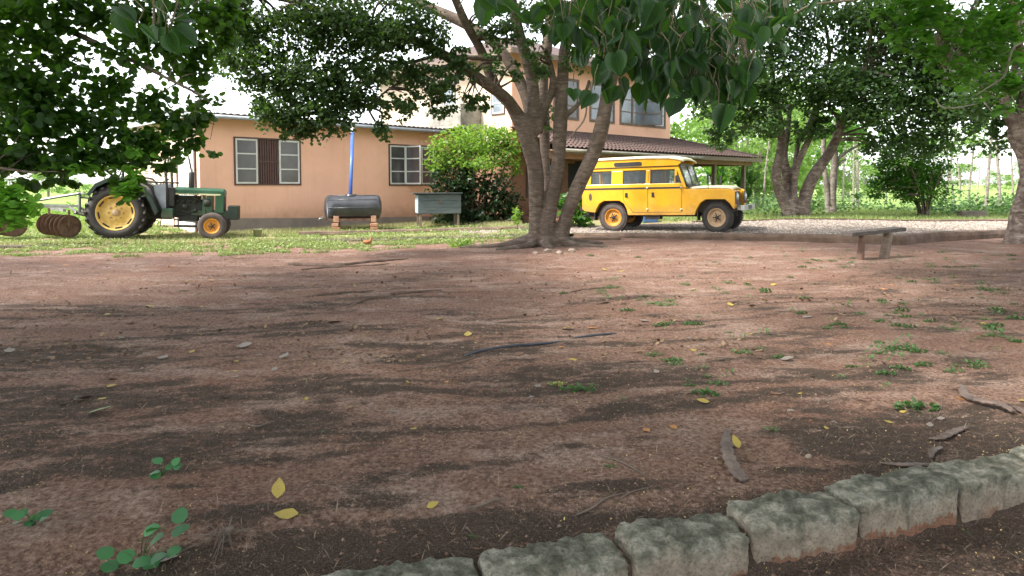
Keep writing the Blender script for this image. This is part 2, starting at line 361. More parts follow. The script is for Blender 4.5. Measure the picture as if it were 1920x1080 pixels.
def litter(x, y):
    x = np.asarray(x, float); y = np.asarray(y, float)
    xr = x*.96+y*.28+.5*fbm(x*.4, y*.4, 2); yr = y*.97-x*.22+.35*fbm(x*.6+9, y*.6, 2)
    st = .55*fbm(xr*.5, yr*2.0, 3)+.6*fbm(xr*1.3+5, yr*6.5, 4)+.25*fbm(x*4, y*9, 3); pa = fbm(x*.45+3, y*.7, 3)
    fn = vnoise(x*7+3, y*19)*.6+vnoise(x*23, y*47)*.4
    near = sstep(8, 2.6, y)*.18+.10*sstep(-1, 3, x)*sstep(11, 4, y)
    kb = 1-sstep(.0, .45, y-np.interp(x, _kx, _ky)-.2)
    return np.clip(sstep(-.02, .38, st+near+pa*.3)*(.1+1.4*fn)*(.28+.72*sstep(15, 5, y))+.6*kb*(.4+fn), 0, 1)
def yard():
    rows = np.concatenate([np.linspace(-2, 1.4, 20), 1.4*(20.0/1.4)**np.linspace(0, 1, 520)[1:]])
    t = np.linspace(-1, 1, 760); sgn = np.sign(t)*np.abs(t)**1.15
    X = sgn[None, :]*(rows[:, None]*.92+3.2); Y = np.repeat(rows[:, None], len(t), 1)
    Z = yard_z(X, Y); fy = front_y(X); Z = np.where(Y > fy+.3, -.25, Z)
    V = np.stack([X, Y, Z], -1).reshape(-1, 3); n = len(t); i = np.arange(len(rows)-1)[:, None]*n+np.arange(n-1)[None, :]
    Fc = np.stack([i, i+1, i+1+n, i+n], -1).reshape(-1, 4)
    o = tag(npmesh('dirt_yard', V, Fc, M['dirt'], smooth=True), kind='structure')
    at = o.data.attributes.new('litter', 'FLOAT', 'POINT'); at.data.foreach_set('value', litter(V[:,0], V[:,1]).astype(np.float32))
yard()
def terrace():
    xs = np.concatenate([np.linspace(-300, -24, 20), np.linspace(-23, 30, 320), np.linspace(31, 300, 20)])
    ds = np.concatenate([np.linspace(0.05, 8, 60), np.linspace(8.5, 30, 30), np.geomspace(32, 1500, 24)])
    X = np.repeat(xs[None, :], len(ds), 0); Y = front_y(X)+ds[:, None]
    Z = terr_z(X, Y) + .3*fbm(X*.03, Y*.03, 2)*sstep(20, 80, ds)[:, None]
    V = np.stack([X, Y, Z], -1).reshape(-1, 3); n = len(xs); i = np.arange(len(ds)-1)[:, None]*n+np.arange(n-1)[None, :]
    Fc = np.stack([i, i+1, i+1+n, i+n], -1).reshape(-1, 4)
    near = Fc[V[Fc[:, 0], 1] < 27]; far = Fc[V[Fc[:, 0], 1] >= 27]
    def sub(name, ff, mt):
        ids, inv = np.unique(ff, return_inverse=True); tag(npmesh(name, V[ids], inv.reshape(ff.shape), mt, smooth=True), kind='structure')
    sub('grass_ground', near, M['soil_grass']); sub('field', far, M['field'])
terrace()
# base ground everywhere below
_g = MB().add([(-1500,-400,-.5),(1500,-400,-.5),(1500,1600,-.5),(-1500,1600,-.5)], [(0,1,2,3)]).build('ground', M['field']); tag(_g, kind='structure')

# back kerb (drive side) and gravel drive
BK = [(560,438,.10),(800,433.5,.12),(1000,429,.17),(1125,425,.2),(1300,421,.25),(1440,418.5,.27),(1720,418,.3),(1900,417,.3),(2300,417,.3)]
BKP = [G(*q) for q in BK]
_bx = np.array([p.x for p in BKP]); _by = np.array([p.y for p in BKP])
def drive():
    xs = np.linspace(-2.6, 30, 220); k = 26; tt = np.linspace(0, 1, k)
    fy = front_y(xs)+.14; by = np.interp(xs, _bx, _by)-.02
    open_ = sstep(-3.2, .5, xs)*.92+.08; fy2 = fy; by2 = fy+(by-fy)*open_
    X = np.repeat(xs[None, :], k, 0); Y = fy2[None, :]+(by2-fy2)[None, :]*tt[:, None]
    Z = terr_z(X, Y)+.012+.01*fbm(X*5, Y*5, 2)
    V = np.stack([X, Y, Z], -1).reshape(-1, 3); n = len(xs); i = np.arange(k-1)[:, None]*n+np.arange(n-1)[None, :]
    tag(npmesh('gravel_drive', V, np.stack([i, i+1, i+1+n, i+n], -1).reshape(-1, 4), M['gravel'], smooth=True), kind='structure')
drive()
def kerb_run(name, pts, hts, wid, mt, label, seed=0):
    mb = MB(); dens = []
    for i in range(len(pts)-1):
        n = max(2, int((pts[i+1]-pts[i]).length/.16))
        for k in range(n): dens.append((pts[i].lerp(pts[i+1], k/n), hts[i]+(hts[i+1]-hts[i])*k/n))
    vs = []; fs = []
    for j, (p, h) in enumerate(dens):
        a = dens[max(j-1,0)][0]; b = dens[min(j+1,len(dens)-1)][0]; nrm = Vector((-(b-a).y, (b-a).x, 0)).normalized()
        r = lambda q: .022*mnoise.noise(Vector((p.x*1.7+q*9, p.y*1.7, seed)))+.01*mnoise.noise(Vector((p.x*7+q*5, p.y*7, seed)))
        base = gz(p.x, p.y-.1)-.06
        for q, (o, z) in enumerate(((0, base), (-.01, base+.06+h*.55), (.012, p.z+h-.015), (.035, p.z+h), (wid, p.z+h+.002), (wid+.01, base))):
            vs.append(p + nrm*(o+r(q)*.7) + Vector((0, 0, z-p.z + (r(q+3)*.8 if q > 0 and q < 5 else 0))))
    for j in range(len(dens)-1):
        if random.random() < 0: continue
        for q in range(5): fs.append((j*6+q, (j+1)*6+q, (j+1)*6+q+1, j*6+q+1))
    fs += [tuple(range(6)), tuple(range(len(vs)-6, len(vs)))]
    mb.add(vs, fs, False); o = mb.build(name, mt)
    return tag(o, label, 'kerb')
kerb_run('kerb', FKP[2:5], [FKH[2], .05, .01], .12, M['kerb'], 'low broken kerb in the grass in front of the tractor and harrow')
kerb_run('kerb', FKP[5:9]+[FKP[8]+Vector((.2,0.0,0))], FKH[5:9]+[.09], .14, M['kerb'], 'low mossy kerb running from the grass to behind the forked tree')
kerb_run('kerb', [FKP[8]+Vector((.22,0.0,0))]+FKP[9:17], [.09]+FKH[9:17], .16, M['kerb2'], 'brown kerb edging the gravel drive from the yellow car past the bench')
kerb_run('kerb', BKP[:4], [.05,.06,.09,.1], .13, M['kerb2'], 'low brown kerb nearest the house behind the tank and bush')
kerb_run('kerb', BKP[4:8], [.1,.1,.1,.1], .15, M['kerb2'], 'far kerb of the gravel drive at the edge of the field')
_s = G(1112, 449.5, .1); sl = MB().box((0,0,.03), (1.35,.24,.09)).build('stone_slab', M['kerb2'], bevel=.02); sl.location = (_s.x, _s.y, .10); sl.rotation_euler.z = R(3)
tag(sl, 'flat grey slab lying before the kerb just right of the forked tree', 'slab')

# ---- foreground kerb blocks
def block_mat():
    m, t, p, L = nodes('mossy_concrete_block'); v = coords(t, L)
    n = noise_(t, L, v, 9, 8, .7); f = noise_(t, L, v, 60, 5, .7)
    grey = ramp(t, L, n, [(.34, (.055,.055,.04)), (.48, (.14,.14,.11)), (.60, (.29,.27,.225)), (.75,(.44,.42,.36))])
    tan = ramp(t, L, n, [(.35, (.19,.15,.115)), (.65, (.36,.30,.235))])
    tc = N(t, 'ShaderNodeTexCoord'); sx = N(t, 'ShaderNodeSeparateXYZ'); L.new(tc.outputs['Object'], sx.inputs[0])
    oi = N(t, 'ShaderNodeObjectInfo'); vj0 = coords(t, L, (1,1,.30)); va = N(t, 'ShaderNodeVectorMath', operation='MULTIPLY_ADD'); L.new(oi.outputs['Random'], va.inputs[0]); va.inputs[1].default_value = (37,11,5); L.new(vj0, va.inputs[2])
    vj = va.outputs[0]; j = noise_(t, L, vj, 7, 7, .72)
    def thr(off, k=.11, w=.02):
        a = N(t, 'ShaderNodeMath', operation='MULTIPLY_ADD'); L.new(j, a.inputs[0]); a.inputs[1].default_value = k; L.new(sx.outputs[2], a.inputs[2])
        mr = N(t, 'ShaderNodeMapRange'); L.new(a.outputs[0], mr.inputs[0]); mr.inputs[1].default_value = off; mr.inputs[2].default_value = off+w; mr.inputs[3].default_value = 1; mr.inputs[4].default_value = 0
        return mr.outputs[0]
    gn = N(t, 'ShaderNodeNewGeometry'); sn = N(t, 'ShaderNodeSeparateXYZ'); L.new(gn.outputs['Normal'], sn.inputs[0])
    col = mix(t, L, thr(.16, .28, .10), grey, tan)
    rr = N(t, 'ShaderNodeMath', operation='MULTIPLY'); L.new(thr(.115, .30, .008), rr.inputs[0]); L.new(ramp(t, L, noise_(t, L, vj, 2.2, 3), [(.40, .1), (.48, .9)]), rr.inputs[1])
    col = mix(t, L, rr.outputs[0], col, ramp(t, L, f, [(.3, (.17,.075,.045)), (.7, (.26,.13,.08))]))
    col = mix(t, L, ramp(t, L, f, [(.35, .55), (.5, 0)]), col, (.06,.05,.04))
    L.new(col, p.inputs['Base Color']); p.inputs['Roughness'].default_value = .95; p.inputs['Specular IOR Level'].default_value = .15
    n1 = bump(t, L, f, p, .9, .012); bump(t, L, n, p, .8, .03, n1); return m
M['block'] = block_mat()
BL = [(-.02,.20,'leftmost and lowest kerb block, mossy, cut by the lower edge',-.55,.16), (0,.59,'long grey green kerb block beside the leftmost one',.2,.78),]
bd = [(-1.5,-.86),(-.84,-.105),(-.08,.478),(.50,1.02),(1.04,1.57),(1.595,2.175),(2.20,2.8),(2.82,3.4)]
blab = ['mossy concrete kerb block mostly below the picture edge', 'flat moss covered kerb block at the low left end of the row', 'kerb block with a reddish lower right corner, left of the tall middle one',
        'moss topped kerb block with a faint reddish patch at its foot', 'kerb block with the largest smooth red earth stain on its face', 'kerb block with drips of red earth and a chipped rounded crest',
        'pale kerb block at the right end with no red stain', 'kerb block mostly outside the right picture edge']
tops = [-.075,-.035,-.015,.010,.030,.040,.025,.02]
for i, (xa, xb) in enumerate(bd):
    ya, yb = np.interp([xa, xb], _kx, _ky); L_ = math.hypot(xb-xa, yb-ya); hgt = .26
    bm = bmesh.new(); bmesh.ops.create_cube(bm, size=1)
    bmesh.ops.subdivide_edges(bm, edges=bm.edges, cuts=23, use_grid_fill=True)
    off = Vector((i*7.3, i*3.1, 0)); hx, hy, hz = L_/2, .115, hgt/2; r = random.uniform(.015,.03)
    for v in bm.verts:
        q = Vector((v.co.x*L_, v.co.y*.23, v.co.z*hgt))
        core = Vector((max(-hx+r, min(hx-r, q.x)), max(-hy+r, min(hy-r, q.y)), max(-hz+r, min(hz-r, q.z))))
        d = q-core
        if d.length > 1e-6: q = core+d.normalized()*min(d.length, r) if d.length > r else q
        nn = q.normalized()
        amp = .013*mnoise.noise(q*5+off)+.013*mnoise.noise(q*17+off)+.010*mnoise.noise(q*42+off)
        top = max(0, q.z/hz); q = q + Vector((nn.x*.6, nn.y, nn.z*1.3))*amp*(.5+top)
        q.z += .02*mnoise.noise(Vector((q.x*3+i*5, 0, 0)))*top
        v.co = q
    me = bpy.data.meshes.new('kerb_block'); bm.to_mesh(me); bm.free(); me.materials.append(M['block'])
    me.polygons.foreach_set('use_smooth', [True]*len(me.polygons))
    o = bpy.data.objects.new('kerb_block', me); C.objects.link(o)
    an = math.atan2(yb-ya, xb-xa); cx, cy = (xa+xb)/2, (ya+yb)/2
    o.location = (cx-math.sin(an)*.115, cy+math.cos(an)*.115, tops[i]-hgt/2+.01); o.rotation_euler = (R(random.uniform(-3,3)), R(random.uniform(-2,2)), an+R(random.uniform(-2,2)))
    tag(o, blab[i], 'kerb block', 'kerb blocks along the near edge of the yard')

# ------------------------------------------------------------------ foliage tools
def T_quad(): 
    v = np.array([(0,0,0),(.32,.42,.04),(0,1,-.06),(-.32,.42,.04)], float); return v, np.array([(0,1,2,3)])
def T_oval():
    v = np.array([(0,0,0),(.26,.22,.03),(.34,.55,.02),(0,1,-.10),(-.34,.55,.02),(-.26,.22,.03)], float); return v, np.array([(0,1,2,3),(0,3,4,5)])
def T_round():
    a = np.linspace(0, 2*np.pi, 9)[:-1]; v = np.stack([.46*np.sin(a), .5-.5*np.cos(a), .06*np.cos(2*a)], -1)
    return v, np.array([(0,1,2,3),(0,3,4,5),(0,5,6,7)])
def T_heart():
    half = [(0,.10,0),(.14,0.0,.0),(.32,.03,.03),(.45,.20,.06),(.47,.42,.06),(.36,.66,.03),(.17,.86,-.03),(0,1.08,-.10)]
    mid = [(0,.10,0),(0,.3,-.03),(0,.5,-.045),(0,.7,-.05),(0,.88,-.06),(0,1.08,-.10)]
    vs = half+[(-x,y,z) for x,y,z in half[1:-1]]+mid[1:-1]
    # 0..7 right rim, 8..13 left rim(1..6), 14..17 mid
    R_ = [0,1,2,3,4,5,6,7]; L_ = [0]+list(range(8,14))+[7]; Mi = [0,14,15,16,17,7]
    f = []
    for Q in (R_, L_):
        f += [(Q[0],Q[1],Q[2],Mi[1]), (Mi[1],Q[2],Q[3],Mi[2]), (Mi[2],Q[3],Q[4],Mi[3]) , (Mi[3],Q[4],Q[5],Mi[4]), (Mi[4],Q[5],Q[6],Q[7])]
    return np.array(vs, float), np.array(f)
def rots(n, droop=.3, flat=.5, rg=rng):
    "leaf frames: y axis along the leaf, z its normal"
    az = rg.uniform(0, 2*np.pi, n); el = rg.normal(-droop, .45, n)
    y = np.stack([np.cos(az)*np.cos(el), np.sin(az)*np.cos(el), np.sin(el)], -1)
    z0 = rg.normal(0, 1, (n, 3))*(1-flat); z0[:, 2] += flat*1.5
    x = np.cross(y, z0); x /= np.linalg.norm(x, axis=1)[:, None]+1e-9; z = np.cross(x, y)
    return np.stack([x, y, z], 2)
def leaves(name, cen, size, T, mt, parent=None, droop=.3, flat=.5, var=.3, Rm=None, smooth=False):
    tv, tf = T; n = len(cen); Rm = rots(n, droop, flat) if Rm is None else Rm
    s = size*(1+rng.uniform(-var, var, n)); V = np.einsum('nij,kj->nki', Rm, tv)*s[:, None, None]+cen[:, None, :]
    k = len(tv); Fc = tf[None]+(np.arange(n)*k)[:, None, None]
    o = npmesh(name, V.reshape(-1, 3), Fc.reshape(-1, tf.shape[1]), mt, parent, smooth)
    if smooth:
        at = o.data.attributes.new('leafuv', 'FLOAT_VECTOR', 'POINT'); at.data.foreach_set('vector', np.tile(tv, (n, 1)).astype(np.float32).ravel())
    return o
def blob_pts(c, rad, n, per=22, spread=.16, shell=.35):
    "points clumped in twigs inside an ellipsoid"
    m = max(1, n//per); d = rng.normal(0, 1, (m, 3)); d /= np.linalg.norm(d, axis=1)[:, None]
    r = (shell+(1-shell)*rng.random(m))**.8; cc = d*r[:, None]*np.array(rad)[None]
    rm = float(np.mean(rad)); pts = np.repeat(cc, per, 0)+rng.normal(0, 1, (m*per, 3))*spread*np.array([rm, rm, rm*.6])
    return pts+np.array(c)[None]
def pxblobs(lst):
    "rows u,v,Y,ru,rv(px at Y),n -> centre, radii, n"
    out = []
    for u, v, Y, ru, rv, n in lst:
        k = Y/F; c = P(u, v, Y); out.append((c, (ru*k, max(ru, rv)*k*.9, rv*k), n))
    return out
def crown(blobs, size, T, mt, parent, name='crown', per=22, spread=.16, **kw):
    pts = np.concatenate([blob_pts(c, r, n, per, spread) for c, r, n in blobs]); return leaves(name, pts, size, T, mt, parent, **kw)
def curve_pts(pts, rad, n=8):
    "Catmull-Rom through pts"
    pts = [Vector(p) for p in pts]; out = []; ro = []; N_ = len(pts)
    for i in range(N_-1):
        p0, p1, p2, p3 = pts[max(i-1,0)], pts[i], pts[i+1], pts[min(i+2,N_-1)]
        for k in range(n):
            t = k/n; out.append(.5*((2*p1)+(p2-p0)*t+(2*p0-5*p1+4*p2-p3)*t*t+(3*p1-p0-3*p2+p3)*t**3)); ro.append(rad[i]*(1-t)+rad[i+1]*t)
    out.append(pts[-1]); ro.append(rad[-1]); return out, ro
def limb(mb, pts, rad, n=12, wob=.18):
    p, r = curve_pts(pts, rad, 6); mb.tube(p, r, n, wob=wob); return p
def twigs_to(mb, limbpts, blobs, r0=.05, k=3):
    for c, rad, n in blobs:
        c = Vector(c); src = min(limbpts, key=lambda q: (q-c).length+max(0, q.z-c.z)*.3)
        for j in range(k):
            d = c+Vector((random.uniform(-1,1)*rad[0]*.7, random.uniform(-1,1)*rad[1]*.7, random.uniform(-1,1)*rad[2]*.7))
            m = src.lerp(d, .5)+Vector((random.uniform(-.15,.15), random.uniform(-.15,.15), .18*(d-src).length*random.uniform(.2,1)))
            limb(mb, [src, m, d], [r0, r0*.6, r0*.2], 6, .1)
def remesh(o, vox, sm=2):
    m = o.modifiers.new('r', 'REMESH'); m.mode = 'VOXEL'; m.voxel_size = vox; m.use_smooth_shade = True
    s = o.modifiers.new('s', 'SMOOTH'); s.iterations = sm; s.factor = .5
def pl(lst, Y):
    "rows u,v,half width px[,dY] -> points, radii in metres at distance Y"
    pts = []; rad = []
    for q in lst:
        y = Y+(q[3] if len(q) > 3 else 0); pts.append(P(q[0], q[1], y)); rad.append(q[2]*y/F)
    return pts, rad

# ------------------------------------------------------------------ forked tree in the middle
def center_tree():
    Y0 = 15.8; base = P(1025, 460, Y0)
    root = thing('fig_tree', 'large grey fig tree forking from the ground in the middle of the yard', 'tree', (0,0,0))
    mb = MB(); LP = []
    def lb(l, wob=.2, n=14):
        p, r = pl(l, Y0); LP.extend(limb(mb, p, r, n, wob)[6:])
    lb([(1018,475,22),(1007,448,14),(1005,400,12),(1005,335,15),(997,290,16),(982,240,15),(958,197,12),(930,166,11),(903,97,9,-.3),(873,43,8,-.8),(850,-10,8,-1.2),(820,-80,6,-1.6)])
    lb([(972,218,12),(950,185,11,-.2),(915,160,11,-.5),(873,130,10,-.9),(827,100,9,-1.2),(767,72,8,-1.6),(707,55,7,-2),(640,32,7,-2.4),(560,6,5,-2.6),(480,-10,3,-2.8)])
    lb([(1000,250,13,.3),(985,175,11,.6),(940,95,10,.9),(893,57,9,1.1),(847,33,10,1.3),(773,0,8,1.6),(700,-30,6,2)])
    lb([(992,270,14),(1000,200,12),(997,150,11,.1),(985,100,10,.1),(970,50,11,0),(958,-10,9,0),(945,-80,7,0)])
    lb([(1034,475,26),(1026,440,17),(1030,400,14),(1041,340,13),(1047,290,13),(1051,230,13),(1055,160,11,.1),(1058,100,11,.1),(1072,40,12,.2),(1085,-20,10,.2),(1095,-90,8,.3)])
    lb([(1022,455,14,.4),(1024,370,9,.6),(1022,300,9,.9),(1020,230,10,1.1),(1018,160,10,1.3),(1025,90,10,1.4),(1035,10,8,1.5)])
    lb([(1048,475,20),(1054,437,14),(1064,400,12),(1084,350,14),(1107,300,14),(1125,250,14),(1137,190,13),(1150,120,12),(1158,50,11),(1165,-30,9)])
    lb([(1008,250,9),(1020,205,8),(1032,180,7),(1036,140,6),(1022,90,5)], .1, 8)
    lb([(1052,222,7),(1075,205,5),(1095,180,4),(1105,150,3)], .1, 8)
    lb([(940,110,6,-.2),(880,108,5,-.6),(820,105,4,-1),(760,118,4,-1.2),(700,110,3,-1.3)], .1, 8)
    lb([(860,120,6,-.8),(800,135,4,-1),(740,160,3,-1.2),(690,200,2,-1.3)], .1, 8)
    lb([(760,72,6,-1.6),(690,110,4,-1.8),(610,150,3,-2),(545,185,2,-2)], .1, 8)
    # root flare and surface roots
    for (l) in ([(1035,445,15),(1068,462,9,-.2),(1100,464,6,-.3),(1140,468,3,-.4)], [(1010,445,16),(975,458,11,-.1),(935,463,8,-.2),(900,466,6,-.2),(862,470,3,-.2)],
                [(1025,450,15),(1024,464,9,-.4),(1036,470,4,-.7)], [(1045,450,14),(1085,456,7,.2),(1130,452,4,.4)], [(1005,452,10),(985,466,6,-.5),(930,474,4,-.9)]):
        p, r = pl(l, Y0)
        for i in range(1, len(p)): p[i].z = gz(p[i].x, p[i].y)+r[i]*(.5 if i == 1 else .15)
        limb(mb, p, r, 10, .35)
    tr = mb.build('trunk', M['bark'], root); remesh(tr, .028, 2)
    bl = pxblobs([ # u v Y ru rv n
        (470,40,13.5,70,45,1500),(560,60,13.4,70,50,1900),(650,60,13.6,70,50,1900),(740,60,14,60,45,1500),(810,70,14.2,40,38,700),
        (500,130,13.3,75,45,1900),(580,150,13.3,65,50,1800),(660,150,13.6,60,45,1500),(520,205,13.2,55,38,1300),(590,215,13.2,45,45,1200),(555,240,13.1,30,28,450),(640,205,13.5,35,28,500),
        (740,130,14.2,50,30,800),(800,150,14.4,45,30,650),(830,200,14.4,26,24,420),(770,190,14.3,32,22,320),(715,245,13.7,24,18,260),(690,190,13.6,35,20,260),(900,195,14.4,22,28,260),
        (870,130,14.6,36,22,330),(930,30,15,40,40,400),(1000,30,15.5,60,40,800),(1010,120,16.3,30,30,300),(1120,50,15.8,80,50,1500),(1200,90,16,70,50,1100),(700,-20,14,120,35,1800),(560,-40,13,140,40,1800),(900,-70,15,120,40,1500),
        (1100,-60,16,130,50,1500),(980,-130,15,200,70,2200),(760,-130,14,200,70,2200),(1260,-60,16,120,60,1500),(430,90,13.5,30,60,600),(1030,210,16.6,12,40,120)])
    bl += pxblobs([(430,30,13.2,40,40,800),(450,100,13.2,45,40,800),(600,30,13.2,70,40,1200),(690,60,13.4,60,40,1000),(780,30,14,60,35,800),(860,100,14.4,26,22,260),(930,70,15.2,30,30,350),(960,130,15.2,22,22,200),(740,200,13.8,40,26,420),(820,170,14.1,36,26,420),(640,240,13.3,24,20,220),(1000,90,15.2,22,30,220)])
    bl += pxblobs([(700,130,13.7,50,24,420),(660,185,13.6,36,24,320),(850,150,14.4,28,22,260),(880,190,14.5,18,20,150),(960,60,15,26,26,260),(1015,120,15.4,20,26,200),(1075,110,15.6,26,30,260),(1110,60,15.2,40,40,500),(925,110,14.8,20,24,160)])
    bl = [(c, r, int(n*.98)) for c, r, n in bl]
    crown(bl, .082, T_oval(), M['lf_fig'], root, per=20, spread=.18, droop=.4, flat=.35)
    tw = MB(); twigs_to(tw, LP, bl, .035, 3); tw.build('branch', M['bark'], root, fixn=False)
    for l in ([(540,492,3),(580,494,4),(640,495,4),(700,490,3),(765,484,1)], [(565,503,2),(620,499,3),(690,497,2),(730,493,1)], [(585,553,2),(625,548,3),(675,546,2),(700,543,1)], [(650,572,1),(690,560,3),(740,551,3),(790,546,2),(830,541,1)], [(745,697,1),(800,692,2),(850,683,2),(900,668,1),(935,656,1)], [(1070,545,1),(1110,541,2),(1160,537,1)]):
        pts = []; rad = []
        for u, v, h in l:
            g = G(u, v, .02); pts.append(Vector((g.x, g.y, gz(g.x, g.y)+h*g.y/F*.25))); rad.append(h*g.y/F*1.2)
        m2 = MB(); limb(m2, pts, rad, 8, .4); m2.build('surface_root', M['rootm'], root)
center_tree()

# ------------------------------------------------------------------ trees on the right, beyond the drive
def zp(l, ox=1380, oy=180, k=3.176): return [(ox+a[0]/k, oy+a[1]/k)+tuple(a[2:]) for a in l]
def right_trees():
    Y0 = 23.5
    root = thing('fig_tree', 'broad dark tree with five leaning stems beyond the drive, right of the car', 'tree')
    mb = MB(); LP = []
    def lb(l, wob=.2, n=12):
        p, r = pl(zp(l), Y0); LP.extend(limb(mb, p, r, n, wob)[8:])
    lb([(325,735,16),(300,660,12),(262,570,10),(238,480,9),(245,420,9),(265,330,8),(270,230,7),(250,100,7),(225,0,6),(215,-150,5),(200,-400,4)])
    lb([(345,735,14,.2),(335,640,10,.3),(312,520,9,.4),(296,430,8,.4),(285,340,7,.5),(310,200,5,.6),(320,50,4,.8)])
    lb([(350,700,10,-.1),(345,560,6),(360,440,6),(400,330,6),(450,220,6),(480,100,5),(520,-60,4),(560,-250,3)])
    lb([(345,470,5,.2),(360,350,4.5,.3),(375,270,4.5,.4),(425,185,4,.5),(470,60,3,.7)])
    lb([(400,735,16),(405,640,12),(440,520,11),(500,420,10),(560,330,9),(600,250,8),(630,170,7),(652,110,6),(700,-20,5,-.5),(780,-200,4,-1)])
    lb([(590,270,6,-.1),(612,190,5,-.2),(600,120,4,-.2),(560,90,3,-.3)])
    tr = mb.build('trunk', M['bark2'], root); remesh(tr, .035, 2)
    bl = pxblobs([(1330,170,22.5,40,60,1300),(1350,250,22.5,30,30,450),(1400,60,22.5,80,60,2600),(1400,150,22.5,70,60,2300),(1430,225,22.6,50,38,1100),(1490,150,22.6,70,60,2400),(1480,60,22.6,60,45,1300),
        (1560,170,22.6,60,50,1900),(1620,190,22.6,65,50,2200),(1560,90,22.8,60,25,500),(1640,60,22.5,80,60,2300),(1700,130,22.5,80,60,2600),(1690,210,22.8,70,45,1900),(1760,190,22.6,60,55,1900),
        (1740,60,22.4,80,70,2500),(1820,110,22.4,70,60,1900),(1800,220,22.8,55,45,1300),(1560,20,22.5,60,30,700),(1540,235,23,35,25,350),(1510,240,23.2,35,30,300),(1660,270,23,45,25,700),
        (1740,265,23,50,30,900),(1450,-60,22.5,150,60,2800),(1700,-60,22.5,160,70,3000),(1300,60,22,45,40,600),(1640,20,22.3,90,40,1800),(1760,130,22.3,70,50,1800),(1840,50,22.2,70,50,1500),(1880,150,22.3,50,50,900),(1450,20,22.3,80,40,1500),(1880,60,22.5,50,60,1000),(1285,140,21.5,30,30,500),(1600,130,24.5,60,50,1300)])
    crown(bl, .13, T_oval(), M['lf_dark'], root, per=22, spread=.18, droop=.35, flat=.4)
    tw = MB(); twigs_to(tw, LP, bl, .05, 2); tw.build('branch', M['bark2'], root, fixn=False)

    Y1 = 26.5
    root = thing('roadside_tree', 'slimmer tree with twin straight stems behind the leaning stems', 'tree'); mb = MB(); LP = []
    for l in ([(548,728,6),(545,600,5),(535,500,5),(522,400,4),(520,290,4),(530,180,3)], [(572,728,9),(574,600,7),(580,480,7),(590,380,6),(585,300,5),(600,150,4)], [(585,400,4),(640,345,3),(700,310,2.5),(760,275,2)], [(590,440,3),(620,400,2.5),(655,375,2)]):
        p, r = pl(zp(l), Y1); LP += limb(mb, p, r, 10, .15)[4:]
    mb.build('trunk', M['barkpale'], root)
    bl = pxblobs([(1540,230,26.5,35,30,300),(1590,250,26.5,45,22,450),(1610,225,27,40,30,500),(1560,280,28,30,22,200)])
    crown(bl, .14, T_oval(), M['lf_right'], root, per=18, spread=.2)

    Y2 = 24.5
    root = thing('small_tree', 'low bushy dark tree with a bunch of thin stems behind the bench', 'tree'); mb = MB(); LP = []
    for k in range(11):
        a = random.uniform(-1, 1); b = random.uniform(-1, 1)
        p, r = pl(zp([(1115+a*35,728,2.2,b*.3),(1115+a*40,660,1.8,b*.4),(1100+a*75,600,1.5,b*.8),(1085+a*130,520,1.2,b*1.3),(1060+a*210,430,.9,b*1.8)]), Y2); LP += limb(mb, p, r, 7, .1)[8:]
    mb.build('trunk', M['bark'], root)
    bl = pxblobs([(1735,355,24.5,48,26,1300),(1690,345,24.3,45,28,1300),(1655,345,24.2,35,20,600),(1700,310,24.3,50,30,1500),(1750,320,24.6,35,30,900),(1665,305,24.5,30,22,500),(1625,365,24.2,25,12,160),(1770,290,24.6,20,35,300),(1710,275,24.5,50,22,800),(1690,372,24,30,10,150)])
    crown(bl, .12, T_oval(), M['lf_right'], root, per=16, spread=.2, droop=.1, flat=.8); tw = MB(); twigs_to(tw, LP, bl, .02, 3); tw.build('branch', M['bark'], root, fixn=False)

    # right edge tree
    Y3 = 16.5
    root = thing('gnarled_tree', 'thick crooked trunk cut by the right picture edge', 'tree'); mb = MB(); LP = []
    for l in ([(1925,475,50),(1925,450,40),(1928,410,33),(1935,370,26),(1942,330,24),(1936,290,26),(1924,250,28),(1932,205,24),(1940,160,22),(1945,90,20),(1935,0,16),(1930,-100,12)],
              [(1915,262,11),(1898,230,10),(1886,205,9),(1886,180,8),(1900,140,7),(1905,90,6),(1885,40,5)], [(1940,150,9,-.3),(1915,100,8,-1),(1905,60,7,-2),(1900,10,6,-3),(1860,-30,4,-4)],
              [(1935,130,7,-.5),(1890,140,4,-2.5),(1830,140,3,-4.5),(1770,125,2,-6)], [(1925,450,24),(1895,462,12,-.2),(1875,470,5,-.3)]):
        p, r = pl(l, Y3); LP += limb(mb, p, r, 12, .25)[4:]
    tr = mb.build('trunk', M['bark2'], root); remesh(tr, .035, 2)
    bl = pxblobs([(1850,60,10,60,35,420),(1780,40,9.5,70,25,380),(1720,65,9,60,30,300),(1860,110,10,60,30,320),(1800,95,9.5,50,20,160),(1700,20,9,80,25,300),(1790,130,9.5,60,18,160),(1860,165,11,50,25,260),(1870,20,10,60,30,300),(1740,95,9,40,15,80),
        (1900,150,11,30,40,200),(1700,-40,9,150,30,500),(1880,-50,10,100,40,500),(1890,215,12,30,20,120),(1770,160,10,25,10,40)])
    bl = [(c, r, int(n*.42)) for c, r, n in bl]; crown(bl, .115, T_round(), M['lf_right'], root, per=9, spread=.25, droop=.1, flat=.75)
    bl2 = pxblobs([(1840,190,17,60,40,900),(1880,240,17,30,30,300),(1850,270,17.5,45,20,160),(1900,60,16,60,60,900)])
    crown(bl2, .12, T_oval(), M['lf_dark'], root, name='foliage', per=16, spread=.2)
    tw = MB(); twigs_to(tw, LP, bl+bl2, .025, 2)
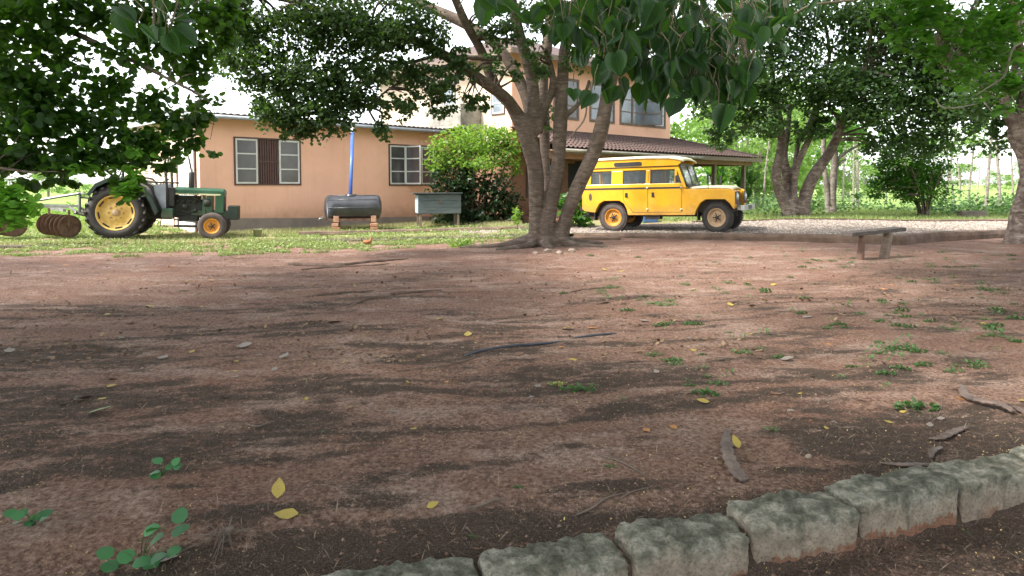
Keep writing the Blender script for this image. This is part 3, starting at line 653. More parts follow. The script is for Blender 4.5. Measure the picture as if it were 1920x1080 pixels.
    for l in ([(1920,78,2,-7),(1900,90,2,-7),(1890,120,2,-7),(1880,145,2,-7),(1850,165,1.5,-7),(1830,178,1,-7)], [(1755,185,1,-7.5),(1765,200,1.5,-7.5),(1790,202,1.5,-7.5),(1830,195,1,-7)], [(1825,22,1.2,-7),(1832,5,1.5,-7),(1840,-10,1.5,-7)]):
        p, r = pl(l, Y3); limb(tw, p, r, 6, 0)
    tw.build('branch', M['barkpale'], root, fixn=False)
right_trees()

# ------------------------------------------------------------------ tree above the camera: big heart shaped leaves hanging into view
def heart_tree():
    root = thing('heart_leaf_tree', 'tree behind the viewer whose big heart shaped leaves hang in at the top', 'tree')
    mb = MB(); limb(mb, [(1.5,-3.0,-.2),(1.45,-2.9,1.2),(1.2,-2.4,3.0),(.9,-1.0,4.0),(.7,.8,4.1),(.6,2.2,3.6),(.55,3.0,3.1)], [.3,.24,.2,.13,.08,.04,.02], 14, .2)
    limb(mb, [(1.2,-2.4,3.0),(-.5,-.9,4.1),(-1.6,1.2,4.1),(-1.9,2.6,3.5)], [.15,.1,.06,.02], 10, .2)
    mb.build('trunk', M['bark'], root)
    pts = []; sz = []
    def area(u0, u1, v0, v1, n, Y0, Y1, low=None):
        for _ in range(n):
            u = random.uniform(u0, u1); v = random.uniform(v0, v1); pts.append(P(u, v, random.uniform(Y0, Y1)))
    area(1060,1330,-30,70,130,2.3,3.6); area(1120,1290,30,120,80,2.3,3.6); area(1230,1420,40,160,125,2.4,3.8); area(1330,1480,-30,80,60,2.6,4.2); area(1440,1560,-30,30,16,2.8,4.2); area(1130,1280,95,160,22,2.5,3.4); area(985,1070,-20,60,18,2.4,3.0); area(1070,1140,20,100,14,2.5,3.2); area(1170,1290,90,175,16,2.6,3.4); area(1290,1400,90,180,16,2.5,3.3); area(880,1000,-40,15,9,2.3,2.7)
    area(1280,1400,110,170,14,2.4,3.2); area(1000,1060,10,30,2,2.4,2.8); area(1130,1200,90,125,5,2.5,3); area(215,360,-30,50,12,2.3,2.8); area(270,350,40,90,5,2.3,2.7); area(1180,1300,110,150,6,2.6,3.1); area(1060,1200,-60,20,30,2.2,3.2)
    ex = [(1057,30,2.5),(1060,68,2.6),(1075,165,2.45),(1112,172,2.4),(1125,100,2.7),(1160,110,2.5),(1200,130,2.6),(1235,85,2.6),(1250,170,2.7),(1210,60,2.5),(900,-10,2.3),(940,0,2.2),(975,25,2.5),(1270,180,2.6),(1300,165,2.7),(1322,150,2.5),(1345,200,2.45),(1363,195,2.4),(1380,150,2.6),(1352,170,2.6),(1430,125,2.5),(1355,120,2.6),(1400,165,2.7),(1325,60,2.4),(1430,45,2.5),(1470,30,2.6),(1500,-10,2.7),(1230,0,2.3),(1280,30,2.3)]
    pts += [P(u, v, y) for u, v, y in ex]
    pts = np.array([tuple(p) for p in pts]); n = len(pts)
    # pendant leaves: tip down, faces turned every way
    az = rng.uniform(0, 2*np.pi, n); tilt = np.abs(rng.normal(.55, .45, n))
    y = np.stack([np.sin(tilt)*np.cos(az), np.sin(tilt)*np.sin(az), -np.cos(tilt)], -1)
    az2 = rng.uniform(0, 2*np.pi, n); fz = np.stack([np.cos(az2)*.9, np.sin(az2)-.3, rng.normal(.35, .5, n)], -1)
    x = np.cross(y, fz); x /= np.linalg.norm(x, axis=1)[:, None]; z = np.cross(x, y); Rm = np.stack([x, y, z], 2)
    leaves('foliage', pts, .077, T_heart(), M['lf_heart'], root, var=.34, Rm=Rm, smooth=True)
    tw = MB()
    for i in range(n):
        p = Vector(pts[i])+Vector((0,0,.0)); yv = Vector(y[i]); b = p-yv*.01
        tw.tube([b, b+Vector((random.uniform(-.02,.02), random.uniform(-.02,.02), .05)), b+Vector((random.uniform(-.05,.05), .02, .09))], [.0016,.0014,.0016], 5)
    for l in ([(1150,-60,4),(1140,30,3),(1125,90,2.5),(1108,170,2),(1110,176,1.5)], [(1100,175,2.2),(1097,220,1.8),(1075,250,1.3),(1060,262,1)], [(1390,-40,4),(1392,60,3),(1400,110,2)], [(1290,-50,4),(1300,60,3),(1325,120,2),(1350,190,1.2)], [(1180,-40,3),(1220,40,2.5),(1250,120,2)],
              [(1360,28,2,.3),(1420,34,2.2,.3),(1480,30,2,.3),(1520,10,2,.3),(1600,0,2.2,.3)], [(860,15,1,0),(872,-10,1.5,0)], [(290,-40,3),(288,60,2)], [(340,-20,2),(320,50,2)]):
        p, r = pl(l, 2.7); limb(tw, p, r, 6, 0)
    tw.build('twig', M['wood'], root, fixn=False)
    # the rest of its crown spreads overhead, out of the picture, and shades the yard
    cs = []
    for _ in range(150):
        cs.append(((random.uniform(-10, 12), random.uniform(-8, 7.0), random.uniform(4.8, 6.8)), (1.5,1.5,.7), 130))
    crown(cs, .30, T_quad(), M['lf_dark'], root, per=12, spread=.25, flat=.6)
heart_tree()

# ------------------------------------------------------------------ left tree: round leaved branches hanging in from the left
def left_tree():
    root = thing('round_leaf_tree', 'leafy tree at left with low hanging sprays of round leaves over the tractor', 'tree')
    mb = MB(); LP = []
    for l in ([(-420,520,30,-1),(-400,330,26,-1),(-330,150,20,-1),(-200,60,13),(-60,20,10),(80,40,7),(200,90,5),(300,140,3),(380,180,2)], [(-330,150,12,-1),(-150,170,8,-.5),(0,200,6,0),(110,260,4,.2),(200,320,2.5,.3),(230,350,1.5,.3)],
              [(-250,100,10,-.5),(-100,-60,8,0),(100,-80,6,.5),(300,-40,4,.8),(420,20,2.5,1)], [(-280,230,8,-1),(-100,300,5,-1),(0,315,3,-1),(70,325,1.5,-1)]):
        p, r = pl(l, 7.5); LP += limb(mb, p, r, 10, .2)[4:]
    mb.build('trunk', M['bark2'], root)
    B = [(30,30,7,60,60,520),(95,80,7.3,45,50,330),(30,130,7,60,60,520),(100,160,7.2,60,50,520),(190,120,7.4,60,50,360),(60,230,7,65,45,560),(140,240,7.2,60,45,520),(210,200,7.4,55,45,380),(20,290,6.8,45,30,260),(90,300,7,60,35,380),
         (180,300,7.3,50,28,340),(250,270,7.4,50,40,380),(300,210,7.6,45,45,330),(300,290,7.5,40,30,220),(345,250,7.6,38,30,240),(370,200,7.7,26,40,200),(400,270,7.7,8,18,16),(330,110,7.8,60,60,420),(250,50,7.6,60,50,360),(380,50,7.8,60,50,420),(370,130,7.8,30,25,90),
         (235,340,7.2,24,22,110),(245,368,7.1,24,14,70),(50,345,6.8,35,15,60),(110,345,7,30,14,50),(190,25,7.5,45,40,220),(180,-60,7.5,200,50,1200),(-80,150,7,80,180,1800),(-60,330,6.8,60,80,500)]
    B += [(400,60,7.9,40,60,260),(430,30,8,30,40,160),(330,50,7.7,60,50,300),(120,20,7.2,40,30,200)]
    B = [(a,b,c,d,e,int(n*.8)) for a,b,c,d,e,n in B]
    crown(pxblobs(B), .078, T_round(), M['lf_left'], root, per=10, spread=.22, droop=.35, flat=.45)
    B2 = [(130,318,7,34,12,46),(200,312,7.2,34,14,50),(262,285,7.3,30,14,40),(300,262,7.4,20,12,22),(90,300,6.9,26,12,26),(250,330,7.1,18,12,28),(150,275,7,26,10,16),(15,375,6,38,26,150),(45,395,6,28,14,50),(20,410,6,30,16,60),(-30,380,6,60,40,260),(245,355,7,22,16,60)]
    crown(pxblobs(B2), .085, T_round(), leafmat('sunlit_tone_round_leaves', (.10,.24,.03), (.17,.36,.05), (.35,.7,.06), .5, .45), root, name='foliage', per=9, spread=.25, droop=.2, flat=.7)  # leaf colour itself lightened so these sprays look sunlit
    tw = MB(); twigs_to(tw, LP, pxblobs(B[:-3]), .008, 1)
    tw.build('branch', M['bark2'], root, fixn=False)
    cs = [((random.uniform(-15, -4), random.uniform(-2, 11.5), random.uniform(5.2, 7.2)), (1.6,1.6,.8), 130) for _ in range(95)]
    crown(cs, .32, T_quad(), M['lf_dark'], root, name='crown', per=12, spread=.25, flat=.6)
left_tree()
def shade_right():  # unseen tree, crown kept above the frame to shade the yard
    root = thing('shade_tree', 'unseen dark spreading tree outside the right picture edge, shading the yard', 'tree')
    mb = MB(); limb(mb, [(12.5,8.5,-.2),(12.3,8.4,2),(11.6,8.2,4),(10,8.4,5.4),(7.5,8.8,6.2)], [.35,.28,.22,.14,.05], 12, .2); mb.build('trunk', M['bark2'], root)
    cs = [((random.uniform(2, 14), random.uniform(7, 15), random.uniform(6.4, 8.2)), (1.6,1.6,.8), 130) for _ in range(90)]
    cs = [c for c in cs if c[0][2]-1.0 > 1.5+c[0][1]*.30]
    crown(cs, .32, T_quad(), M['lf_dark'], root, per=12, spread=.25, flat=.6)
shade_right()

# ------------------------------------------------------------------ house
HA = math.atan2(.691, .723)
house = thing('house', 'orange rendered house with a low wing, two storey block and tiled veranda', 'house', (-8.36, 20.9, 0), HA)
def window(x0, x1, z0, z1, y, parent, ncol=3, rows=3, pane='wglass', fm='white', opened=None, dark=None, side=False, lab=None, depth=.10):
    "window in the wall plane at local y, seen from -y; side=True puts it in the plane x=y instead"
    T = (lambda a, b, c: (b+0*a if False else y+b, a, c)) if side else (lambda a, b, c: (a, y+b, c))
    def bx(mb, a0, a1, b0, b1, c0, c1):
        p = T(a0, b0, c0); q = T(a1, b1, c1); mb.b2(min(p[0],q[0]), max(p[0],q[0]), min(p[1],q[1]), max(p[1],q[1]), c0, c1)
    f = MB(); t = .045
    bx(f, x0, x1, -.03, .05, z0, z0+t); bx(f, x0, x1, -.03, .05, z1-t, z1)
    bx(f, x0, x0+t, -.03, .05, z0+t, z1-t); bx(f, x1-t, x1, -.03, .05, z0+t, z1-t)
    fr = f.build('window', M['brown'] if fm == 'white' else M[fm], parent)
    back = MB(); bx(back, x0+.01, x1-.01, .055, .06, z0+.01, z1-.01); back.build('shade_backing', M['dark'], fr)  # thin dark sheet, painted shade of the room behind
    cw = (x1-x0-2*t)/ncol
    for k in range(ncol):
        a0 = x0+t+k*cw; a1 = a0+cw
        if dark and k in dark:
            sh = MB()
            nb = 9
            for j in range(nb): bx(sh, a0+.01+j*cw/nb, a0+.01+(j+.72)*cw/nb, .01, .03, z0+t, z1-t)
            bx(sh, a0, a1, .0, .012, (z0+z1)/2-.02, (z0+z1)/2+.02); sh.build('shutter', M['brown'], fr); continue
        s = MB(); b = .055; yy0, yy1 = -.028+.0, .012
        rh = (z1-z0-2*t)/rows
        def cas(mb, kind):
            if kind == 'f':
                bx(mb, a0+.004, a0+b, yy0, yy1, z0+t+.003, z1-t-.003); bx(mb, a1-b, a1-.004, yy0, yy1, z0+t+.003, z1-t-.003)
                bx(mb, a0+b, a1-b, yy0, yy1, z0+t+.003, z0+t+b); bx(mb, a0+b, a1-b, yy0, yy1, z1-t-b, z1-t-.003)
                for j in range(1, rows): bx(mb, a0+b, a1-b, yy0+.004, yy1-.002, z0+t+rh*j-.02, z0+t+rh*j+.02)
            else: bx(mb, a0+b-.01, a1-b+.01, -.006, .0, z0+t+b-.01, z1-t-b+.01)
        cas(s, 'f'); so_ = s.build('casement', M['white' if fm == 'white' else fm], fr)
        g = MB(); cas(g, 'g'); go = g.build('pane', M[pane], so_)
        if opened and k in opened and not side:
            ang = opened[k]; hx = a0 if ang < 0 else a1      # swing about the hinge edge, outwards
            Mx = Matrix.Translation((hx, y, 0)) @ Matrix.Rotation(ang, 4, 'Z') @ Matrix.Translation((-hx, -y, 0))
            so_.matrix_local = Mx
    if lab: fr['label'] = lab
    return fr
def build_house():
    w_ = MB()
    # wing front wall as pieces round the two windows
    W1 = (0.0, 2.15, 1.46, 2.92); W2 = (5.50, 7.65, 1.44, 2.92); zt = 3.5
    xs = [-1.0, W1[0], W1[1], W2[0], W2[1], 8.74]
    for i in (0, 2, 4): w_.b2(xs[i], xs[i+1], 0, .2, 0, zt)
    for W in (W1, W2): w_.b2(W[0], W[1], 0, .2, 0, W[2]); w_.b2(W[0], W[1], 0, .2, W[3], zt)
    w_.build('wall', M['orange'], house)
    s_ = MB(); s_.b2(-1.0, -.8, .2, 7.5, 0, 3.7); s_.b2(-.8, 8.74, 7.3, 7.5, 0, 3.7); s_.build('side_wall', M['sunlitwall'], house)
    window(*W1, 0, house, dark=(1,), lab='long window of the wing with a brown shutter between two casements')
    window(*W2, 0, house, opened={1: R(-72)}, lab='wing window with its middle casement swung open')
    pn = MB(); pn.prism([(-1.02,0),(8.72,0),(8.72,.26),(3.5,.36),(-1.02,.5)], -.035, -.002); pn.build('plinth', M['plinth'], house)
    # wing roof, gutter
    rf = MB(); n = 150
    vs = []
    for k in range(n+1):
        x = -1.45+k*(9.9)/n; dz = .022*math.sin(k*2.1)
        vs += [(x, -.42, 3.54+dz-.0*x), (x, 7.9, 4.0+dz)]
    rf.add(vs, [(2*k, 2*k+2, 2*k+3, 2*k+1) for k in range(n)]); ro = rf.build('roof', M['metalroof'], house, solid=.02)
    g = MB(); g.tube([(-1.45,-.45,3.455),(8.3,-.45,3.42)], .055, 10); g.build('gutter', M['gutter'], ro)
    fa = MB(); fa.b2(-1.42, 8.3, -.37, -.33, 3.40, 3.515); fa.b2(-1.42,-1.38,-.33,7.8,3.4,3.7); fa.build('fascia', M['gutter'], ro)
    # side door
    d = MB(); d.b2(-1.05,-1.003,.25,.36,0,2.6); d.b2(-1.05,-1.003,1.75,1.86,0,2.6); d.b2(-1.05,-1.003,.25,1.86,2.6,2.7); dd = d.build('door_frame', M['brown'], house)
    d = MB(); d.b2(-1.03,-1.004,.37,1.04,.02,2.58); d.b2(-1.03,-1.004,1.07,1.74,.02,2.58)
    for y0 in (.42, 1.12):
        for z0 in (.2, 1.0, 1.8): d.b2(-1.045,-1.03,y0+.05,y0+.5,z0,z0+.6)
    d.build('door', M['white'], dd)
    # two storey block
    x0, x1, y0, y1, zt = 8.74, 18.7, -2.95, 5.5, 6.15
    U = [(10.9,12.35,3.98,5.55),(13.0,14.6,3.98,5.55),(14.95,18.3,3.98,5.6)]
    m = MB(); cur = x0
    for a, b, c, d_ in U:
        m.b2(cur, a, y0, y0+.2, 3.0, zt); m.b2(a, b, y0, y0+.2, 3.0, c); m.b2(a, b, y0, y0+.2, d_, zt); cur = b
    m.b2(cur, x1, y0, y0+.2, 3.0, zt); m.b2(x1-.2, x1, y0+.2, y1, 3.0, zt); m.b2(x0, x1, y1-.2, y1, 0, zt-.02)
    m.build('upper_wall', M['orange'], house)
    m = MB(); m.b2(x0-.004, x0+.2, y0+.2, y1, 3.0, zt); m.build('side_wall', M['sunlitwall'], house)
    window(*U[0], y0, house, 2, 3, 'wglass', 'wood'); window(*U[1], y0, house, 2, 3, 'bglass', 'wood')
    window(*U[2], y0, house, 4, 3, 'bglass', 'wood', opened={2: R(-60)}, lab='wide upper window near the corner with a casement standing open')
    # side openings and balcony
    window(-2.6, -1.9, 4.0, 4.85, x0-.01, house, 1, 2, 'bglass', 'white', side=True)
    window(.2, 1.0, 4.2, 5.7, x0-.01, house, 1, 3, 'bglass', 'white', side=True)
    b = MB(); b.b2(x0-1.0, x0-.006, -1.3, .9, 3.55, 3.68); b.b2(x0-1.0, x0-.88, -1.3, .9, 3.68, 4.42); b.b2(x0-.88, x0-.006, -1.3, -1.18, 3.68, 4.42); b.b2(x0-.88, x0-.006, .78, .9, 3.68, 4.42)
    b.build('balcony', M['concrete'], house, bevel=.01)
    # upper roof: low hip with overhang
    o = .6; ex = [(x0-o,y0-o,zt),(x1+o,y0-o,zt),(x1+o,y1+o,zt),(x0-o,y1+o,zt)]; r1 = (x0+3.6,(y0+y1)/2,zt+1.7); r2 = (x1-3.6,(y0+y1)/2,zt+1.7)
    m = MB(); m.add([*ex, r1, r2], [(0,1,5,4),(1,2,5),(2,3,4,5),(3,0,4),(3,2,1,0)]); ur = m.build('upper_roof', M['tileroof'], house)
    f = MB(); f.b2(x0-o,x1+o,y0-o-.03,y0-o,zt-.16,zt+.03); f.b2(x0-o-.03,x0-o,y0-o,y1+o,zt-.16,zt+.03); f.b2(x1+o,x1+o+.03,y0-o,y1+o,zt-.16,zt+.03); f.build('fascia', M['wood'], ur)
    # ground floor of the block
    m = MB(); m.b2(x0, x0+.7, y0, y0+.2, 0, 3.0); m.b2(x0+2.3, x0+3.0, y0, y0+.2, 0, 3.0); m.b2(x0+.7, x0+2.3, y0, y0+.2, 0, 1.0); m.b2(x0+.7, x0+2.3, y0, y0+.2, 2.3, 3.0)
    m.b2(x0+3.0, x0+3.4, y0, y0+.2, 2.3, 3.0); m.b2(x0+4.6, x0+5.4, y0, y0+.2, 0, 3); m.b2(x0+3, x0+4.6, y0, y0+.2, 2.4, 3); m.b2(x0+5.4, x0+7.4, y0, y0+.2, 2.4, 3); m.b2(x0+5.4, x0+7.4, y0, y0+.2, 0, .9); m.b2(x0+7.4, x1, y0, y0+.2, 0, 3)
    m.b2(x0, x0+.2, y0+.2, 0, 0, 3.0); m.b2(x1-.2, x1, y0+.2, y1, 0, 3.0)
    m.build('lower_wall', M['brick'], house)
    m = MB(); m.b2(x0+.7,x1-1,y0+.15,y0+.19,0,2.6); m.build('shade_backing', M['dark'], house)  # flat dark sheet behind the openings stands for the unlit ground floor
    window(x0+.7, x0+2.3, 1.0, 2.3, y0, house, 2, 2, 'wglass', 'brown'); window(x0+5.4, x0+7.4, .9, 2.4, y0, house, 3, 2, 'wglass', 'brown')
    # veranda roof with real tile rolls
    ey = -5.35; ez = 2.72; rz_ = 3.52; vx0 = 8.6; vx1 = 22.9
    rf = MB()
    def tiles(a, b, c, d, nc, nr):
        "quad a(eave left) b(eave right) c(top right) d(top left)"
        a, b, c, d = map(Vector, (a, b, c, d)); nm = (b-a).cross(d-a).normalized()
        if nm.z < 0: nm = -nm
        sub = 6; cols = nc*sub; vs = []; fs = []
        for r in range(nr):
            for e in (0, 1):
                t = (r+e)/nr; lift = (.035 if e == 0 else .0)
                for k in range(cols+1):
                    s = k/cols; p = a.lerp(b, s).lerp(d.lerp(c, s), t)
                    vs.append(p+nm*(.03*math.cos(2*math.pi*k/sub)+lift))
        w = cols+1
        for r in range(nr*2-1):
            for k in range(cols): fs.append((r*w+k, r*w+k+1, (r+1)*w+k+1, (r+1)*w+k))
        rf.add(vs, fs, False)
    tiles((vx0,ey,ez),(vx1,ey,ez),(x1,y0,rz_),(vx0,y0,rz_), 62, 9)
    tiles((vx1,ey,ez),(vx1,3.0,ez),(x1,3.0,rz_),(x1,y0,rz_), 32, 9)
    vr = rf.build('veranda_roof', M['tileroof'], house, fixn=False)
    hp = MB(); hp.tube([(vx1,ey,ez+.03),(x1,y0,rz_+.06)], .06, 8); hp.build('hip_ridge', M['tileroof'], vr)
    f = MB(); f.b2(vx0, vx1, ey+.04, ey+.08, ez-.2, ez-.03); f.b2(vx1-.08, vx1-.04, ey+.08, 3, ez-.2, ez-.03); f.build('fascia', M['wood'], vr)
    g = MB(); g.tube([(vx0,ey-.03,ez-.09),(17.5,ey-.03,ez-.13)], .055, 8); g.build('gutter', M['concrete'], vr)
    c = MB(); c.b2(vx0, vx1-.1, ey+.1, y0-.01, ez-.10, ez-.07); c.build('ceiling', M['brick'], vr)
    bm_ = MB(); bm_.b2(vx0, vx1-.35, ey+.42, ey+.6, ez-.36, ez-.1); bm_.b2(vx1-.53, vx1-.35, ey+.6, 2.6, ez-.36, ez-.1); bm_.build('beam', M['brick'], house)
    for x in (9.0, 11.2, 13.9, 16.6, 19.3, 21.95):
        p = MB(); p.b2(x-.085, x+.085, ey+.43, ey+.59, 0, ez-.36); p.build('post', M['wood'], house, bevel=.01)
    p = MB(); p.b2(21.86,22.03,-.4,-.24,0,ez-.36); p.build('post', M['wood'], house)
    fl = MB(); fl.b2(8.7, 22.2, ey+.2, y0-.01, -.1, .32); fl.build('veranda_floor', M['brick'], house)
    fl = MB(); fl.b2(9.1, 12.0, ey+.5, ey+.58, .33, 1.1); fl.b2(14.5,16.4,ey+.5,ey+.58,.33,1.1); fl.build('parapet', M['brick'], house)
build_house()

# pipe from the gutter into the tank
def hw(x, y, z): 
    c, s = math.cos(HA), math.sin(HA); return Vector((-8.36+x*c-y*s, 20.9+x*s+y*c, z))
tk = P(662, 389, 21.6)
pm_ = MB(); top = P(661, 242, 22.7); pm_.tube([top, P(660.5,252,22.65)], .062, 12)
pipe = thing('drain_pipe', 'straight blue pipe running from the wing gutter down into the black tank', 'pipe')
MB().tube([P(661,240,22.95), P(661,250,22.75)], .06, 12).build('socket', M['white'], pipe)
MB().tube([P(661,250,22.75), P(657,367,21.65)], .056, 14).build('pipe', M['blue'], pipe)
# ---- black horizontal tank on brick piers
def tank():
    ang = R(12); root = thing('water_tank', 'black horizontal drum tank lying on two brick piers by the wall', 'tank', (tk.x, tk.y, tk.z), ang)
    hl = .78; r = .385; prof = [(0,-hl-.10),(.16,-hl-.09),(.30,-hl-.05),(r-.03,-hl-.02),(r,-hl+.03)]
    for k in range(9): x = -hl+.03+k*(2*hl-.06)/8; prof += [(r, x)]
    prof += [(r-.03,hl+.02),(.30,hl+.05),(.16,hl+.09),(0,hl+.10)]
    m = MB(); m.lathe(prof, axis='x', n=36)
    for k in range(9):
        a = R(20+k*40); m.tube([(-hl+.06, r*math.cos(a), r*math.sin(a)), (hl-.06, r*math.cos(a), r*math.sin(a))], .012, 6)
    m.lathe([(.0,r+.03),(.17,r+.03),(.18,r-.03)], c=(-.06,0,0), axis='z', n=20)
    m.build('drum', M['tank'], root)
    s = MB(); s.box((-.0,-.3,-r+.02),(1.5,.07,.07)); s.box((0,.3,-r+.02),(1.5,.07,.07)); s.build('cradle', M['rust'], root)
    for sx, w in ((-.5,.22),(.62,.24)):
        p = MB(); base = -(tk.z-gz(tk.x, tk.y))-.1; h = -r-.02-base
        zz = base
        while zz < -r-.1:
            p.box((sx+random.uniform(-.02,.02),-.05,zz+.055),(w*random.uniform(.9,1.05),.62,.105), rz=R(random.uniform(-4,4))); zz += .115
        p.box((sx,-.30,-r+.04),(.16,.1,.2)); p.build('pier', M['redstone'], root, bevel=.015)
    t = MB(); t.tube([(-hl-.05,-.1,-r+.05),(-hl-.22,-.12,-r+.06),(-hl-.26,-.12,-r-.01)], .02, 8); t.box((-hl-.15,-.12,-r+.10),(.08,.02,.03)); t.build('tap', M['chrome'], root)
tank()
# ---- wooden box on legs
def coop():
    c = P(818, 382, 22.4); g0 = gz(c.x, c.y); root = thing('wooden_hutch', 'weathered grey blue wooden box on four legs beside the bush', 'hutch', (c.x, c.y, c.z), R(14))
    b = MB(); b.box((.06,0,0),(1.36,.8,.62)); b.build('box', M['greywood'], root, bevel=.008)
    p = MB(); 
    for k in range(3): p.box((.06,-.408,-.2+k*.205),(1.36,.018,.195))
    p.build('planks', M['greywood'], root, bevel=.004)
    e = MB(); e.box((-.632,-.2,0),(.02,.38,.58)); e.box((-.632,.2,0),(.02,.36,.58)); e.build('end_panel', M['palewood'], root, bevel=.004)
    l = MB(); l.box((.0,0,.335),(1.56,1.0,.03), rx=R(-2)); l.build('lid', M['greywood'], root)
    h = MB(); h.box((.08,-.425,.06),(.05,.02,.12)); h.build('hasp', M['rust'], root)
    for sx in (-.55,.65):
        for sy in (-.34,.34):
            q = MB(); z0 = g0-c.z-.05; q.box((sx,sy,(z0-.31)/2),(.075,.075,-.31-z0)); q.build('leg', M['wood'], root)
coop()
# bucket
bp = G(483, 441, .06); bk = MB().lathe([(0,0),(.10,0),(.125,.20),(.135,.2),(.135,.215),(.115,.215),(.1,.02),(0,.02)], axis='z', n=22).build('bucket', M['bucket']); bk.location = (bp.x, bp.y, gz(bp.x, bp.y)); tag(bk, 'small green and cream bucket standing by the wing wall', 'bucket')

# ------------------------------------------------------------------ wheels
def wheel(root, name, c, r, w, rimr, side, rimmat, tyremat, lugs=0, steer=0, blocks=0):
    "side -1: outer face towards -y. axis along y"
    wr = MB(); h = w/2
    prof = [(rimr,-h*.78),(rimr+.02,-h*.95),(rimr+(r-rimr)*.5,-h*1.05),(r-.05*r/.4,-h*.97),(r-.012,-h*.78),(r,-h*.4),(r,h*.4),(r-.012,h*.78),(r-.05*r/.4,h*.97),(rimr+(r-rimr)*.5,h*1.05),(rimr+.02,h*.95),(rimr,h*.78)]
    wr.lathe(prof, n=44)
    if lugs:
        for k in range(lugs):
            for sg in (-1, 1):
                a = 2*math.pi*(k+(.5 if sg > 0 else 0))/lugs
                for j in range(4):
                    aa = a+j*.055; yy = sg*(h*.98-j*h*.27); rr = r+.004
                    Mx = Matrix.Rotation(-aa, 4, 'Y') @ Matrix.Translation((rr, yy, 0)) @ Matrix.Rotation(sg*R(35), 4, 'X')
                    ds = (.05, h*.34, .055)
                    wr.hexa([Mx @ Vector((x*ds[0]/2, y*ds[1]/2, z*ds[2]/2)) for x in (-1,1) for y in (-1,1) for z in (-1,1)])
    if blocks:
        for k in range(blocks):
            for yy in (-.8,-.27,.27,.8):
                a = 2*math.pi*(k+(.5 if abs(yy) < .5 else 0))/blocks
                Mx = Matrix.Rotation(-a, 4, 'Y') @ Matrix.Translation((r-.004 if abs(yy) > .5 else r, yy*h, 0))
                wr.hexa([Mx @ Vector((x*.022/2, y*h*.42/2, z*(2*math.pi*r/blocks*.6)/2)) for x in (-1,1) for y in (-1,1) for z in (-1,1)])
    hub = bpy.data.objects.new(name, None); C.objects.link(hub); hub.parent = root; hub.location = c; hub.rotation_euler = (0, 0, steer); hub.empty_display_size = .1
    wr.build('tyre', tyremat, hub, fixn=True)
    rm = MB(); s = side
    rm.lathe([(rimr+.005,s*h*.9),(rimr-.015,s*h*.92),(rimr-.03,s*h*.7),(rimr*.82,s*h*.35),(rimr*.62,s*h*.22),(rimr*.52,s*h*.38),(rimr*.3,s*h*.42),(0,s*h*.42)], n=36)
    rm.build('rim', rimmat, hub)
    hb = MB(); hb.lathe([(rimr*.2,s*h*.3),(rimr*.2,s*h*.75),(rimr*.15,s*h*.85),(0,s*h*.85)], n=16)
    nb = 5 if r < .5 else 8
    for k in range(nb):
        a = 2*math.pi*k/nb; hb.cyl((rimr*.38*math.cos(a), s*h*.35, rimr*.38*math.sin(a)), (rimr*.38*math.cos(a), s*h*.55, rimr*.38*math.sin(a)), rimr*.05, 7)
    if r < .5:
        for k in range(5):
            a = 2*math.pi*(k+.5)/5; hb.box((rimr*.33*math.cos(a), s*h*.44, rimr*.33*math.sin(a)), (rimr*.34,.012,rimr*.13), ry=-a)
    hb.build('hub', M['under'] if r < .5 else M['rimb'], hub)
    if r > .5:
        sl = MB()
        for k in range(8):
            a = 2*math.pi*(k+.25)/8; sl.box((rimr*.86*math.cos(a), s*h*.62, rimr*.86*math.sin(a)), (.03,.03,.17), ry=-a)
        sl.build('rim_lug', M['under'], hub)
    return hub

